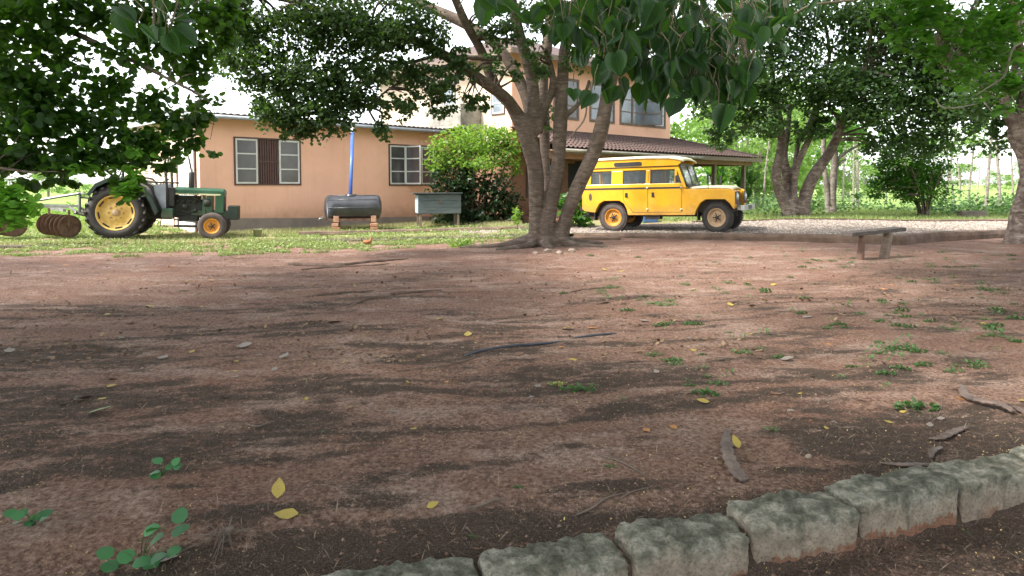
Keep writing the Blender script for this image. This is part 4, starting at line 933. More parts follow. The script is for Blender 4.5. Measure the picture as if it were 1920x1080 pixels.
# ------------------------------------------------------------------ yellow car
def car():
    A = P(1152, 434, 19.0); B = P(1346, 436, 17.7)     # where the near tyres touch the drive
    d = (B-A); L3 = 2.77; yaw = math.atan2(d.y, d.x); pitch = -math.atan2(d.z, math.hypot(d.x, d.y))
    root = thing('yellow_car', 'old boxy yellow four wheel drive station car with a pale roof parked on the drive', 'car')
    Mx = Matrix.Translation(A) @ Matrix.Rotation(yaw, 4, 'Z') @ Matrix.Rotation(pitch, 4, 'Y') @ Matrix.Translation((0, .66, 0)) ; sc = d.length/L3
    root.matrix_world = Mx @ Matrix.Scale(sc, 4)
    W = .80
    sh = lambda y, z: y if z < 1.17 else math.copysign(abs(y)-.115*(z-1.17), y)
    def arch(cx, r, z0, n=10, flat=.9): return [(cx+r*math.cos(a), z0+(r*flat)*math.sin(a)) for a in [math.pi*(1-k/n) for k in range(n+1)]]
    body = MB()
    low = [(-.87,.60),(-.80,.56),(-.50,.52)] + [(-.46,.62),(-.38,.76),(-.24,.84),(.20,.84),(.33,.76),(.40,.62),(.44,.45)] + [(2.22,.45)] + [(2.27,.60),(2.36,.76),(2.50,.85),(2.98,.85),(3.10,.74),(3.17,.62)] + [(3.20,.60),(3.22,.68),(3.22,1.02),(3.18,1.09),(3.05,1.11),(1.96,1.12),(1.90,1.16),(-.85,1.16),(-.88,1.10),(-.88,.66)]
    for s in (-1, 1): body.prism(low, s*W, s*(W-.16))
    # upper side: strips round the window holes
    def strip(x0, x1, z0, z1, t=.035, push=0):
        for s in (-1, 1):
            pts = [(x, sh(s*(W-.012+push-(0 if o else t)), z), z) for x in (x0, x1) for o in (0, 1) for z in (z0, z1)]
            body.hexa(pts)
    strip(-.87,1.96,1.17,1.285); strip(-.87,1.76,1.645,1.72)
    for a, b in ((-.87,-.62),(-.03,.30),(.93,1.055),(1.70,1.76)): strip(a, b, 1.285, 1.645)
    for s in (-1, 1):   # A pillar
        y_ = W-.012
        pts = [(x+dx, sh(s*(y_-(0 if o else .04)), z), z) for dx in (0, .075) for o in (0, 1) for x, z in ((1.93,1.16),(1.72,1.72))]; body.hexa(pts)
    # roof side band above gutter
    ban = [(-.86,1.72),(-.83,1.93),(-.6,1.965),(1.55,1.95),(1.83,1.90),(1.87,1.82),(1.80,1.76),(1.76,1.72)]
    for s in (-1, 1): body.prism(ban, s*(W-.07), s*(W-.10))
    # rear wall, scuttle, grille panel, floor
    body.b2(-.875,-.845,-.62,.62,.6,1.25); body.b2(-.87,-.84,-.70,.70,1.6,1.93); body.b2(-.87,-.84,-.70,-.55,1.25,1.6); body.b2(-.87,-.84,.55,.70,1.25,1.6)
    body.b2(1.80,1.96,-.74,.74,1.10,1.20)
    body.b2(3.06,3.13,-.42,.42,.62,1.08); body.b2(3.16,3.222,-.64,-.56,.62,1.06); body.b2(3.16,3.222,.56,.64,.62,1.06)
    bo = body.build('body', M['yellow'], root, bevel=.012, seg=2)
    # bonnet
    bn = MB(); secs = [(1.95,1.165),(2.3,1.185),(2.8,1.185),(3.05,1.165),(3.14,1.12)]; ys = [-.57,-.52,-.2,.2,.52,.57]; zz = [-.04,.0,.02,.02,0,-.04]
    vs = [(x, y, z+q) for x, z in secs for y, q in zip(ys, zz)]; n = 6
    bn.add(vs, [(i*n+k, i*n+k+1, (i+1)*n+k+1, (i+1)*n+k) for i in range(4) for k in range(5)], True); bo2 = bn.build('bonnet', M['carroof'], root, solid=.03)
    bo2['label'] = 'cream faded bonnet'
    # roof cap
    rf = MB(); xs_ = [-.89,-.84,-.3,.9,1.55,1.84,1.93]; zc = [1.95,1.98,1.998,2.005,1.985,1.93,1.87]; ys = [-.76,-.72,-.45,0,.45,.72,.76]; zq = [-.045,.0,.025,.035,.025,0,-.045]
    vs = [(x, y*(.97 if i in (0,6) else 1), z+q) for i, (x, z) in enumerate(zip(xs_, zc)) for y, q in zip(ys, zq)]; n = 7
    rf.add(vs, [(i*n+k, i*n+k+1, (i+1)*n+k+1, (i+1)*n+k) for i in range(6) for k in range(6)], True); rf.build('roof', M['carroof'], root, solid=.03)
    al = MB()
    for s in (-1, 1):
        p = []
        for k in range(16):
            a = 2*math.pi*k/16; p.append((.43+.33*math.copysign(1,math.cos(a))+.06*math.cos(a), 1.815+.058*math.sin(a)))
        al.prism(p, s*(W-.062), s*(W-.085))
    al.build('roof_window', M['black'], root)
    tr = MB()
    for s in (-1, 1):
        tr.b2(-.86,1.90,s*(W-.01),s*(W+.007),1.145,1.19)
        tr.tube([(-.9,s*(W-.062),1.725),(.4,s*(W-.062),1.735),(1.78,s*(W-.062),1.735)], .012, 6)
        pts = [(.31,1.16),(.31,.84),(.56,.53),(1.86,.53)]
        for x in (.315,.985,1.88):
            z0 = .85 if x < .4 else .53
            tr.b2(x-.004, x+.004, s*(W-.002), s*(W+.004), z0, 1.155)
        tr.b2(.58,1.88,s*(W-.002),s*(W+.004),.525,.533)
        q0 = Vector((.315,s*(W+.001),.85)); q1 = Vector((.58,s*(W+.001),.53)); tr.tube([q0,q1], .005, 4)
        for x in (.30, 1.0, 1.055): tr.b2(x-.004,x+.004,s*(W-.03),s*(W-.004-.03),1.19,1.7)
    tr.build('trim', M['black'], root)
    for s in (-1, 1):
        for a, b in ((-.62,-.03),(.30,.93),(1.055,1.72)):
            gl = MB(); gl.hexa([(x, sh(s*(W-.03-(0 if o else .006)), z), z) for x in (a, b) for o in (0, 1) for z in (1.28, 1.65)]); gl.build('side_window', M['cglass'], root)
        gl = MB(); gl.hexa([(x, sh(s*(W-.03-(0 if o else .006)), z), z) for x, z0 in ((1.70,0),(1.90,0)) for o in (0, 1) for z in (1.28, 1.30 if x > 1.8 else 1.65)]); gl.build('quarter_window', M['cglass'], root)
    wd = MB(); wd.hexa([(x+dx, y, z) for dx in (0, .006) for y in (-.68, .68) for x, z in ((2.00,1.23),(1.83,1.74))]); wd.build('windscreen', M['cglass'], root)
    wf = MB()
    for y in (-.70,-.02,.66): wf.hexa([(x+dx, yy, z) for dx in (-.015, .025) for yy in (y, y+.04) for x, z in ((2.00,1.19),(1.81,1.78))])
    wf.b2(1.98,2.03,-.7,.7,1.19,1.235); wf.b2(1.80,1.84,-.7,.7,1.74,1.79); wf.build('windscreen_frame', M['black'], root)
    iv = MB()
    for x in (.15, 1.0):
        iv.box((x-.1,0,1.05),(.5,1.3,.25)); iv.box((x-.36,0,1.32),(.12,1.25,.55), ry=R(-8))
    iv.box((1.86,0,1.2),(.1,1.3,.12)); iv.build('seat', M['under'], root)
    stw = MB(); stw.lathe([(.19,-.01),(.205,0),(.19,.01),(.175,0),(.19,-.01)], c=(1.55,-.35,1.27), axis='x', n=20); stw.build('steering_wheel', M['black'], root)
    ch = MB(); ch.b2(-.80,3.1,-.62,.62,.52,.84); ch.b2(-.84,3.2,-.42,-.34,.40,.52); ch.b2(-.84,3.2,.34,.42,.40,.52); ch.b2(.45,2.0,-.64,.64,.84,.95); ch.b2(1.96,3.06,-.58,.58,.84,1.10)
    ch.b2(.9,1.3,-.76,-.5,.34,.48); ch.cyl((0,-.7,.385),(0,.7,.385),.05); ch.cyl((2.77,-.7,.385),(2.77,.7,.385),.05); ch.lathe([(0,-.12),(.13,-.08),(.15,0),(.13,.08),(0,.12)], c=(0,.1,.385), axis='y', n=16)
    for x in (0, 2.77):
        for s in (-1, 1):
            for j in range(3): ch.box((x,s*.42,.46-j*.0-.02*j),(1.1-.2*j,.06,.014))
    ch.tube([(-.2,-.3,.45),(-.6,-.45,.43),(-.95,-.5,.42)], .03, 8); ch.build('chassis', M['under'], root)
    for x, s, rim_, ty in ((0,-1,'rimo','tyredust'),(0,1,'rimo','tyre'),(2.77,-1,'rimb','tyre'),(2.77,1,'rimb','tyre')):
        wheel(root, 'wheel', (x, s*.66, .385), .385, .20, .235, s, M[rim_], M[ty], blocks=36, steer=R(-10) if x > 1 else 0)
    bp_ = MB(); bp_.b2(3.36,3.46,-.78,.78,.56,.69); bp_.b2(3.2,3.36,-.42,-.36,.56,.66); bp_.b2(3.2,3.36,.36,.42,.56,.66); bp_.build('bumper', M['chrome'], root, bevel=.012)
    bt = MB(); bt.b2(-.97,-.88,-.76,-.4,.56,.66); bt.b2(-.97,-.88,.4,.76,.56,.66); bt.box((-.93,0,.46),(.12,.35,.12)); bt.build('rear_bumper', M['under'], root, bevel=.01)
    gr = MB(); gr.b2(3.135,3.14,-.40,.40,.66,1.04)
    for k in range(9): gr.b2(3.14,3.15,-.38,.38,.68+k*.04,.69+k*.04)
    gr.build('grille', M['black'], root)
    for s in (-1, 1):
        hp = MB(); hp.b2(3.222,3.235,s*.60-.14 if s < 0 else .46,s*.46 if s < 0 else .74,.72,1.04); hpo = hp.build('headlight', M['black'], root)
        l = MB(); l.lathe([(.0,.045),(.06,.04),(.088,.02),(.095,0)], c=(3.236,s*.60,.91), axis='x', n=22); l.build('lens', M['lens'], hpo)
        l = MB(); l.lathe([(.0,.04),(.03,.03),(.035,0)], c=(3.236,s*.60,.765), axis='x', n=14); l.build('sidelight', M['amber'], hpo)
    for s in (-1, 1):
        for (x, z) in ((.975,1.17),(.975,.60),(1.875,1.17),(1.875,.60)): MB().lathe([(.0,s*.035),(.02,s*.03),(.032,0)], c=(x,s*(W+.002),z), axis='y', n=12).build('hinge', M['cream'], root)
        for x in (.40, 1.13):
            h = MB(); h.b2(x-.035,x+.035,s*(W+.001),s*(W+.006),.93,1.05); h.box((x+.005,s*(W+.02),.955),(.075,.02,.022)); h.box((x+.01,s*(W+.015),1.02),(.045,.02,.02)); h.build('door_handle', M['black'], root)
        f = MB(); p = [(-.63+.045*math.cos(2*math.pi*k/14), .95+.10*math.sin(2*math.pi*k/14)) for k in range(14)]
        f.prism(p, s*(W+.001), s*(W+.007)); f.build('filler_recess', M['brown'], root)
        mi = MB(); mi.tube([(2.55,s*.72,1.12),(2.56,s*.80,1.26),(2.56,s*.80,1.34)], .01, 6); mi.box((2.56,s*.80,1.36),(.03,.15,.22)); mi.build('mirror', M['black'], root, bevel=.008)
    mi = MB(); mi.tube([(1.84,-.79,1.3),(1.80,-.93,1.38)], .009, 6); mi.box((1.79,-.93,1.38),(.03,.13,.2)); mi.build('mirror', M['black'], root, bevel=.008)
    for s in (-1, 1):
        m_ = MB(); m_.box((2.28,s*.62,.45),(.02,.28,.28)); m_.box((-.52,s*.68,.42),(.02,.22,.22)); m_.build('mud_flap', M['black'], root)
    tl = MB(); tl.lathe([(.0,-.03),(.03,-.02),(.035,0)], c=(-.882,-.7,.82), axis='x', n=12); tl.build('tail_light', M['amber'], root)
    np_ = MB(); np_.b2(3.46,3.465,-.25,.25,.58,.68); np_.build('number_plate', M['black'], root)
    bb = MB().box((0,0,.12),(.45,.3,.24)).build('storage_box', M['bluebin'], bevel=.02); q = P(1222, 412, 21.6); bb.location = (q.x, 21.9, gz(q.x, 21.9)); tag(bb, 'blue box on the ground seen beneath the yellow car', 'box')
car()

# ------------------------------------------------------------------ tractor
def text_mesh(s, name, size, mt, parent, Mx, ext=.003):
    cu = bpy.data.curves.new(name, 'FONT'); cu.body = s; cu.size = size; cu.extrude = ext; cu.space_character = 1.15
    tmp = bpy.data.objects.new(name, cu); C.objects.link(tmp); dg = bpy.context.evaluated_depsgraph_get()
    me = bpy.data.meshes.new_from_object(tmp.evaluated_get(dg)); bpy.data.objects.remove(tmp); me.materials.clear(); me.materials.append(mt)
    me.transform(Mx); o = bpy.data.objects.new(name, me); C.objects.link(o); o.parent = parent; return o
def tractor():
    A = P(219, 447, 17.8); B = P(397, 449, 18.45); d = B-A; yaw = math.atan2(d.y, d.x); pitch = -math.atan2(d.z, math.hypot(d.x, d.y))
    root = thing('tractor', 'green farm tractor with yellow wheels parked at the corner of the house', 'tractor')
    root.matrix_world = Matrix.Translation(A) @ Matrix.Rotation(yaw, 4, 'Z') @ Matrix.Rotation(pitch, 4, 'Y') @ Matrix.Translation((0,.62,0)) @ Matrix.Scale(d.length/2.27, 4)
    for s in (-1, 1):
        wheel(root, 'rear_wheel', (0, s*.66, .67), .67, .36, .45, s, M['rimy'], M['tyre'], lugs=22)
        wheel(root, 'front_wheel', (2.27, s*.60, .36), .36, .17, .20, s, M['rimo'], M['tyredust'], steer=R(0))
    # bonnet
    h = MB(); sec = [(-.30,1.18),(-.29,1.31),(-.22,1.375),(0,1.385),(.22,1.375),(.29,1.31),(.30,1.18)]
    vs = [(x, y*k, (z-1.18)*k2+1.18) for x, k, k2 in ((1.30,1,1),(2.40,.96,.92),(2.50,.94,.84),(2.54,.90,.6)) for y, z in sec]; n = 7
    h.add(vs, [(i*n+k, i*n+k+1, (i+1)*n+k+1, (i+1)*n+k) for i in range(3) for k in range(n-1)]+[tuple(range(21,28))], True)
    h.b2(2.30,2.52,-.285,.285,.70,1.18); bo = h.build('bonnet', M['green'], root, bevel=.01)
    st = MB(); st.b2(1.32,2.44,-.308,-.302,1.175,1.215); st.b2(1.32,2.44,.302,.308,1.175,1.215); st.build('stripe', M['paleyellow'], bo)
    text_mesh('JOHN DEERE', 'lettering', .066, M['black'], bo, Matrix.Translation((1.40,-.309,1.172)) @ Matrix.Rotation(R(90), 4, 'X') @ Matrix.Scale(1.15, 4, (1,0,0)))
    g = MB(); g.b2(2.515,2.53,-.24,.24,.75,1.16)
    for k in range(10): g.b2(2.53,2.538,-.23,.23,.77+k*.04,.785+k*.04)
    g.build('grille', M['black'], bo)
    e = MB(); e.b2(1.2,1.95,-.17,.17,.55,1.05); e.b2(1.3,1.9,-.14,.14,1.05,1.15); e.b2(.2,1.2,-.2,.2,.5,.85); e.b2(1.4,1.85,-.22,.22,.45,.6)
    for k in range(4): e.cyl((1.35+k*.15,-.17,.98),(1.35+k*.15,-.24,1.0),.035,8)
    e.cyl((1.55,-.22,.85),(1.55,-.32,.85),.07,12); e.cyl((1.8,-.2,.75),(1.8,-.30,.75),.05,12); e.tube([(1.4,-.25,.75),(1.6,-.28,.7),(1.85,-.26,.72)], .02, 6); e.tube([(1.3,-.24,1.1),(1.7,-.26,1.12),(1.95,-.24,1.0)], .018, 6)
    e.cyl((1.95,0,.85),(2.02,0,.85),.2,16); e.cyl((0,-.6,.67),(0,.6,.67),.13,14); e.b2(-.35,.3,-.22,.22,.45,.9); e.lathe([(0,-.1),(.12,-.08),(.12,.08),(0,.1)], c=(2.1,-.2,.97), axis='x', n=12)
    e.build('engine', M['engine'], root)
    rd = MB(); rd.b2(2.08,2.22,-.26,.26,.7,1.15); rd.b2(1.98,2.06,-.27,-.2,.6,1.17); rd.build('radiator', M['green'], root)
    fr = MB(); fr.b2(1.7,2.85,-.21,-.15,.62,.76); fr.b2(1.7,2.85,.15,.21,.62,.76); fr.b2(2.5,2.62,-.15,.15,.62,.76); fr.build('side_rail', M['green'], root)
    wt = MB()
    for k in range(7): wt.b2(2.62,2.90,-.30+k*.085,-.225+k*.085,.52,.90)
    wt.build('front_weight', M['greend'], root, bevel=.02)
    ax = MB(); ax.b2(2.2,2.34,-.5,.5,.42,.54); ax.b2(2.21,2.33,-.12,.12,.54,.7); ax.cyl((2.27,-.52,.36),(2.27,-.48,.6),.035); ax.cyl((2.27,.52,.36),(2.27,.48,.6),.035); ax.tube([(1.3,-.3,.5),(1.8,-.4,.45),(2.15,-.48,.42)], .02, 6); ax.build('front_axle', M['engine'], root)
    mu = MB(); mu.lathe([(0,.0),(.06,.0),(.075,.03),(.075,.40),(.06,.43),(.03,.44),(.03,.5),(0,.5)], c=(1.68,-.12,1.36), axis='z', n=18); mu.tube([(1.68,-.12,1.8),(1.62,-.12,2.1),(1.59,-.12,2.22)], .022, 8); mu.build('exhaust', M['black'], root)
    # fenders
    for s in (-1, 1):
        f = MB(); prof = [(-.62,1.15),(-.45,1.40),(-.15,1.56),(.15,1.58),(.42,1.50),(.68,1.36),(.86,1.05),(1.0,.72)]
        y0, y1 = s*.36, s*.88
        vs = [(x, y, z) for x, z in prof for y in (y0, y1)]+[(x*.93, y1, z-.09) for x, z in prof]+[(min(x,.70)*.8, y0, .75 if 0 < i < 7 else z) for i, (x, z) in enumerate(prof)]
        n = len(prof)
        fs = [(2*i,2*i+1,2*i+3,2*i+2) for i in range(n-1)]+[(2*i+1,2*n+i,2*n+i+1,2*i+3) for i in range(n-1)]
        fs += [(2*i,2*i+2,3*n+i+1,3*n+i) for i in range(n-1)]
        f.add(vs, fs); f.build('fender', M['greend'], root, solid=.015)
    # cab frame
    cb = MB()
    for s in (-1, 1):
        cb.tube([(1.15,s*.42,.70),(1.12,s*.42,1.4),(1.06,s*.40,2.15)], .035, 8); cb.tube([(-.1,s*.42,1.5),(-.1,s*.40,2.15)], .03, 8); cb.tube([(-.1,s*.40,2.15),(1.06,s*.40,2.15)], .03, 8)
        cb.tube([(.42,s*.5,1.52),(.8,s*.46,1.48),(1.3,s*.44,1.48)], .02, 8); cb.tube([(.30,s*.62,1.62),(.6,s*.6,1.56),(.80,s*.6,1.3),(1.02,s*.58,.75)], .028, 8)
    cb.tube([(1.06,-.4,2.15),(1.06,.4,2.15)], .03, 8); cb.tube([(-.1,-.4,2.15),(-.1,.4,2.15)], .03, 8); cb.build('cab_frame', M['black'], root)
    pn = MB()
    for s in (-1, 1): pn.prism([(.80,1.42),(.86,1.15),(1.02,.80),(1.12,.80),(1.10,1.45)], s*.44, s*.45)
    pn.build('side_panel', M['gutter'], root)
    ds = MB(); ds.b2(1.12,1.30,-.36,.36,.85,1.36); ds.build('dashboard', M['black'], root, bevel=.02)
    se = MB(); se.box((.35,0,1.0),(.45,.45,.12)); se.box((.12,0,1.25),(.1,.45,.45), ry=R(-10)); se.build('seat', M['black'], root, bevel=.03)
    sw = MB(); sw.lathe([(.19,-.012),(.205,0),(.19,.012),(.175,0),(.19,-.012)], c=(0,0,0), axis='z', n=22); so_ = sw.build('steering_wheel', M['black'], root); so_.location = (.95,0,1.46); so_.rotation_euler = (0, R(-40), 0)
    tb = MB(); tb.b2(1.02,1.30,-.58,-.36,.55,.80); tb.build('toolbox', M['green'], root, bevel=.015)
    sp = MB(); sp.tube([(1.02,-.5,.6),(1.0,-.55,.34),(1.34,-.55,.34),(1.32,-.5,.6)], .014, 6); sp.b2(1.0,1.34,-.62,-.48,.33,.35); sp.b2(1.3,1.9,-.35,-.3,.30,.36); sp.build('step', M['engine'], root)
    fl = MB(); fl.b2(.55,1.2,-.5,.5,.74,.78); fl.build('floor_plate', M['engine'], root)
    hi = MB()
    for s in (-1, 1): hi.tube([(-.15,s*.25,.5),(-.6,s*.38,.52),(-.98,s*.40,.62)], .03, 8); hi.tube([(-.3,s*.25,.95),(-.55,s*.3,.92),(-.6,s*.38,.55)], .018, 6)
    hi.tube([(-.2,0,.95),(-.98,0,1.02)], .022, 8); hi.build('hitch_arm', M['under'], root)
    # ---- disc harrow behind, its own thing
    hr = thing('disc_harrow', 'rusty disc harrow with two angled gangs hitched behind the green tractor', 'harrow')
    hr.matrix_world = root.matrix_world
    f = MB(); 
    for s in (-1, 1): f.tube([(-1.02,s*.42,.62),(-1.0,s*.40,.66),(-1.15,s*.36,.78),(-2.9,s*.30,.78)], .045, 4, smooth=False)
    f.tube([(-1.02,0,1.15),(-1.02,0,.62)], .035, 4, smooth=False); f.tube([(-1.02,-.42,.62),(-1.02,.42,.62)], .035, 4, smooth=False)
    f.tube([(-1.04,-.02,1.12),(-1.5,-.05,1.02),(-2.2,-.1,.86)], .035, 4, smooth=False); f.tube([(-1.04,0,1.14),(-.82,0,1.1)], .02, 6)
    f.box((-1.5,-.1,.70),(.07,1.3,.07), rz=R(30)); f.box((-2.7,-.1,.70),(.07,1.3,.07), rz=R(30)); f.build('frame', M['steel'], hr)
    for (cx, cy, an, lab) in ((-1.45,-.15,R(42),None),(-2.65,-.15,R(42),None)):
        gg = bpy.data.objects.new('disc_gang', None); C.objects.link(gg); gg.parent = hr; gg.location = (cx, cy, .29); gg.rotation_euler = (0, 0, an)
        a = MB(); a.cyl((0,-.56,0),(0,.56,0),.02,8)
        for k in range(6): a.cyl((0,-.46+k*.19,0),(0,-.38+k*.19,0),.04,10)
        a.tube([(0,-.5,0),(0.0,-.5,.42)], .03, 4, smooth=False); a.tube([(0,.5,0),(0,.5,.42)], .03, 4, smooth=False); a.build('axle', M['rust'], gg)
        for k in range(6):
            dm = MB(); dm.lathe([(0,.045),(.10,.04),(.20,.02),(.285,-.02)], c=(0,-.53+k*.22,0), axis='y', n=26); dm.build('disc', M['rust'], gg, solid=.006)
tractor()

# ------------------------------------------------------------------ bench, hen
def bench():
    a = G(1614, 487, .08); b = G(1662, 485, .08)
    a = P(1610, 486, 13.0); b = P(1665, 485, 13.3); root = thing('bench', 'rough wooden bench with a dark plank seat standing before the kerb', 'bench')
    zt = P(1640, 434, 13.1).z
    p0 = P(1587, 438, 12.9); p1 = P(1688, 428, 13.5); dv = (p1-p0).normalized()
    s = MB(); vs = []
    ax = Vector((dv.y*-1, dv.x, 0)).normalized()
    n = 12
    for i in range(n+1):
        p = p0.lerp(p1, i/n); w = .13+.02*mnoise.noise(Vector((i*.7,0,0))); zo = .012*mnoise.noise(Vector((i*.9,4,0)))
        for o, z in ((-w,.025),(w,.025),(w,-.05),(-w,-.05)): vs.append(p+ax*o+Vector((0,0,z+zo)))
    s.add(vs, [(i*4+k, (i+1)*4+k, (i+1)*4+(k+1)%4, i*4+(k+1)%4) for i in range(n) for k in range(4)]+[(0,1,2,3),(n*4+3,n*4+2,n*4+1,n*4)]); s.build('seat', M['woodh'], root, bevel=.008)
    for (u0, u1, Y, r) in ((1612,1618,13.0,.085),(1656,1666,13.3,.10)):
        l = MB(); t = P(u1, 437, Y); f = P(u0, 487, Y); f.z = gz(f.x, f.y)-.08
        pts = [f.lerp(t, k/6)+Vector((.012*mnoise.noise(Vector((k,u0,0))),0,0)) for k in range(7)]; l.tube(pts, [r*1.05]+[r*(1+.1*mnoise.noise(Vector((k*.8,u0,2)))) for k in range(5)]+[r*.95], 8, flat=.8, wob=.2); l.build('leg', M['redleg'] if u0 < 1640 else M['wood'], root)
bench()
def hen():
    p = G(688, 467, .0); k = 1.0; root = thing('hen', 'small brown hen with a dark tail walking on the edge of the grass', 'hen', (p.x, p.y, gz(p.x, p.y)), R(20)); root.scale = (.8,.8,.8)
    b = MB(); b.tube([(-.12,0,.20),(-.10,0,.205),(-.05,0,.195),(.02,0,.18),(.07,0,.185),(.10,0,.215),(.115,0,.255),(.125,0,.29),(.14,0,.305),(.165,0,.30)], [.012,.035,.062,.078,.07,.052,.036,.028,.026,.012], 14); b.build('body', M['hen'], root)
    t = MB()
    for i in range(6):
        a = R(-25+i*10); t.add([(-.09,.012*(i-2.5)*.5,.19),(-.13-.03*math.cos(a),.01*(i-2.5),.24+.01*i),(-.19+.012*i,.012*(i-2.5),.27+.012*i),(-.14,.01*(i-2.5),.20+.01*i)], [(0,1,2,3)])
    t.build('tail', M['hend'], root, solid=.006)
    c = MB(); c.tube([(.125,0,.318),(.14,0,.332),(.155,0,.322)], [.004,.01,.004], 6); c.tube([(.155,0,.29),(.155,0,.272)], [.006,.004], 6); c.build('comb', M['comb'], root)
    be = MB(); be.tube([(.165,0,.302),(.19,0,.296)], [.008,.001], 6); be.build('beak', M['paleyellow'], root)
    for s in (-1, 1):
        w = MB(); w.tube([(.05,s*.062,.20),(-.0,s*.075,.19),(-.08,s*.06,.19),(-.13,s*.03,.2)], [.02,.04,.03,.006], 8, flat=.35); w.build('wing', M['hen'], root)
        l = MB(); l.tube([(.01,s*.03,.13),(.0,s*.035,.07),(.015,s*.035,.005)], [.014,.007,.006], 6)
        for a in (-.5,0,.5): l.tube([(.015,s*.035,.005),(.06,s*.035+a*.05,.003)], [.005,.003], 5)
        l.build('leg', M['paleyellow'], root)
hen()

# ------------------------------------------------------------------ shrubs and plants near the house
def bush():
    root = thing('flowering_bush', 'tall rounded bush with lime green top and dark foot by the house corner', 'bush'); g = P(890, 425, 23.7)
    mb = MB(); LP = []
    for k in range(12):
        a = random.uniform(-1, 1); x = g.x+a*.6; p = [(x, g.y+random.uniform(-.3,.3), 0), (x+a*.3, g.y, 1.0), (x+a*.8+.1, g.y+random.uniform(-.4,.4), 2.0), (x+a*1.2, g.y, 2.7)]
        LP += limb(mb, p, [.05,.04,.025,.01], 7, .1)
    mb.build('stem', M['bark'], root)
    bl = pxblobs([(850,275,23.6,48,32,900),(905,262,23.7,50,28,900),(950,275,23.8,35,30,600),(830,305,23.5,32,26,500),(900,300,23.4,55,26,800),(955,310,23.7,25,22,250),(880,250,24.1,40,18,350),(935,250,24.1,30,16,250),(806,300,23.6,8,6,16),(960,250,23.9,14,16,60)])
    crown(bl, .12, T_oval(), M['lf_bush'], root, per=14, spread=.2, droop=.2, flat=.5)
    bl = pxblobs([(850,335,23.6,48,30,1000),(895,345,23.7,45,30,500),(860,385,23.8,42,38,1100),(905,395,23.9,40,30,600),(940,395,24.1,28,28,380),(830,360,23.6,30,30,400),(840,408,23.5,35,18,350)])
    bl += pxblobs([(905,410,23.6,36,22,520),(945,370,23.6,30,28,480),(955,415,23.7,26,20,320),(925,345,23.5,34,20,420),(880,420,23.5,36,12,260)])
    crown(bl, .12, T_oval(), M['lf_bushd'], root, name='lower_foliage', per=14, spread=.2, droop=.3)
    root = thing('shrub', 'dark leafy shrub between the forked tree and the yellow car', 'shrub'); c = P(1085, 400, 20.6)
    mb = MB()
    for k in range(6): limb(mb, [(c.x+random.uniform(-.1,.1),c.y,.1),(c.x+random.uniform(-.3,.3),c.y,.5),(c.x+random.uniform(-.5,.5),c.y,1.0)], [.02,.015,.006], 6, 0)
    mb.build('stem', M['bark'], root)
    crown(pxblobs([(1070,380,20.6,22,22,220),(1085,405,20.6,25,20,250),(1050,372,20.6,14,14,90)]), .16, T_oval(), M['lf_right'], root, per=10, spread=.25)
    root = thing('young_plant', 'small bright yellow green sapling in front of the bush', 'plant'); c = P(970, 424, 19.8)
    mb = MB(); mb.tube([(c.x,c.y,.05),(c.x+.02,c.y,.5),(c.x,c.y,.75)], [.012,.01,.004], 6); mb.build('stem', M['bark'], root)
    crown(pxblobs([(969,400,19.8,9,14,90),(971,412,19.8,8,8,40)]), .09, T_oval(), M['lf_bush'], root, per=8, spread=.3)
    root = thing('weed_clump', 'bright green leafy clump at the left end of the fig tree roots', 'weed'); c = G(866, 463, .05)
    crown([((c.x,c.y,gz(c.x,c.y)+.08),(.28,.2,.08),190),((c.x+.5,c.y-.1,gz(c.x,c.y)+.06),(.14,.1,.06),50)], .07, T_oval(), M['lf_bush'], root, name='foliage', per=8, spread=.3)
bush()
def strap(mb_list, c, n, L_, w, droop=.8):
    for _ in range(n):
        az = random.uniform(0, 2*math.pi); el = random.uniform(.1, 1.5); d = Vector((math.cos(az)*math.cos(el), math.sin(az)*math.cos(el), math.sin(el))); L2 = L_*random.uniform(.7,1.1)
        side = d.cross(Vector((0,0,1))).normalized() if abs(d.z) < .99 else Vector((1,0,0)); m = 6; vs = []
        for i in range(m+1):
            t = i/m; p = Vector(c)+d*L2*t+Vector((0,0,-droop*L2*t*t*.5)); ww = w*(1-t**2)*(.6+.8*min(t*3,1))*.5+.002
            vs += [p-side*ww+Vector((0,0,.01)), p+side*ww+Vector((0,0,.01))]
        mb_list.add(vs, [(2*i,2*i+1,2*i+3,2*i+2) for i in range(m)], True)
def spiky():
    for (nm, lab, cat, heads, base, ml) in (
        ('screw_pine', 'tall dark clump of strap leaved rosettes just beyond the veranda corner', 'plant', [(1397,335,36.5),(1375,318,37.5),(1407,350,36.2),(1385,350,36.0),(1412,325,37.5),(1400,372,36)], (1397,392,36.5), 'lf_strap'),
        ('screw_pine', 'bright green spiky plant seen over the bonnet of the yellow car', 'plant', [(1345,325,36),(1352,345,35.5),(1332,332,37)], (1345,392,36), 'lf_right'),
        ('palm', 'pale spiky palm head rising behind the veranda roof', 'palm', [(1380,266,39),(1365,278,40),(1393,256,41)], (1383,390,39), 'lf_far')):
        root = thing(nm, lab, cat); mb = MB(); st = MB(); bb = P(*base); bb.z = gz(bb.x, bb.y)-.05
        for h in heads:
            c = P(*h); strap(mb, c, 34, 1.45 if nm != 'palm' else 1.7, .10, .7 if nm != 'palm' else .5); limb(st, [bb+Vector((random.uniform(-.15,.15),0,0)), bb.lerp(c,.5)+Vector((random.uniform(-.1,.1),0,0)), c], [.06,.05,.04], 8, .1)
        mb.build('foliage', M[ml], root, fixn=False); st.build('stem', M['barkpale'], root)
spiky()

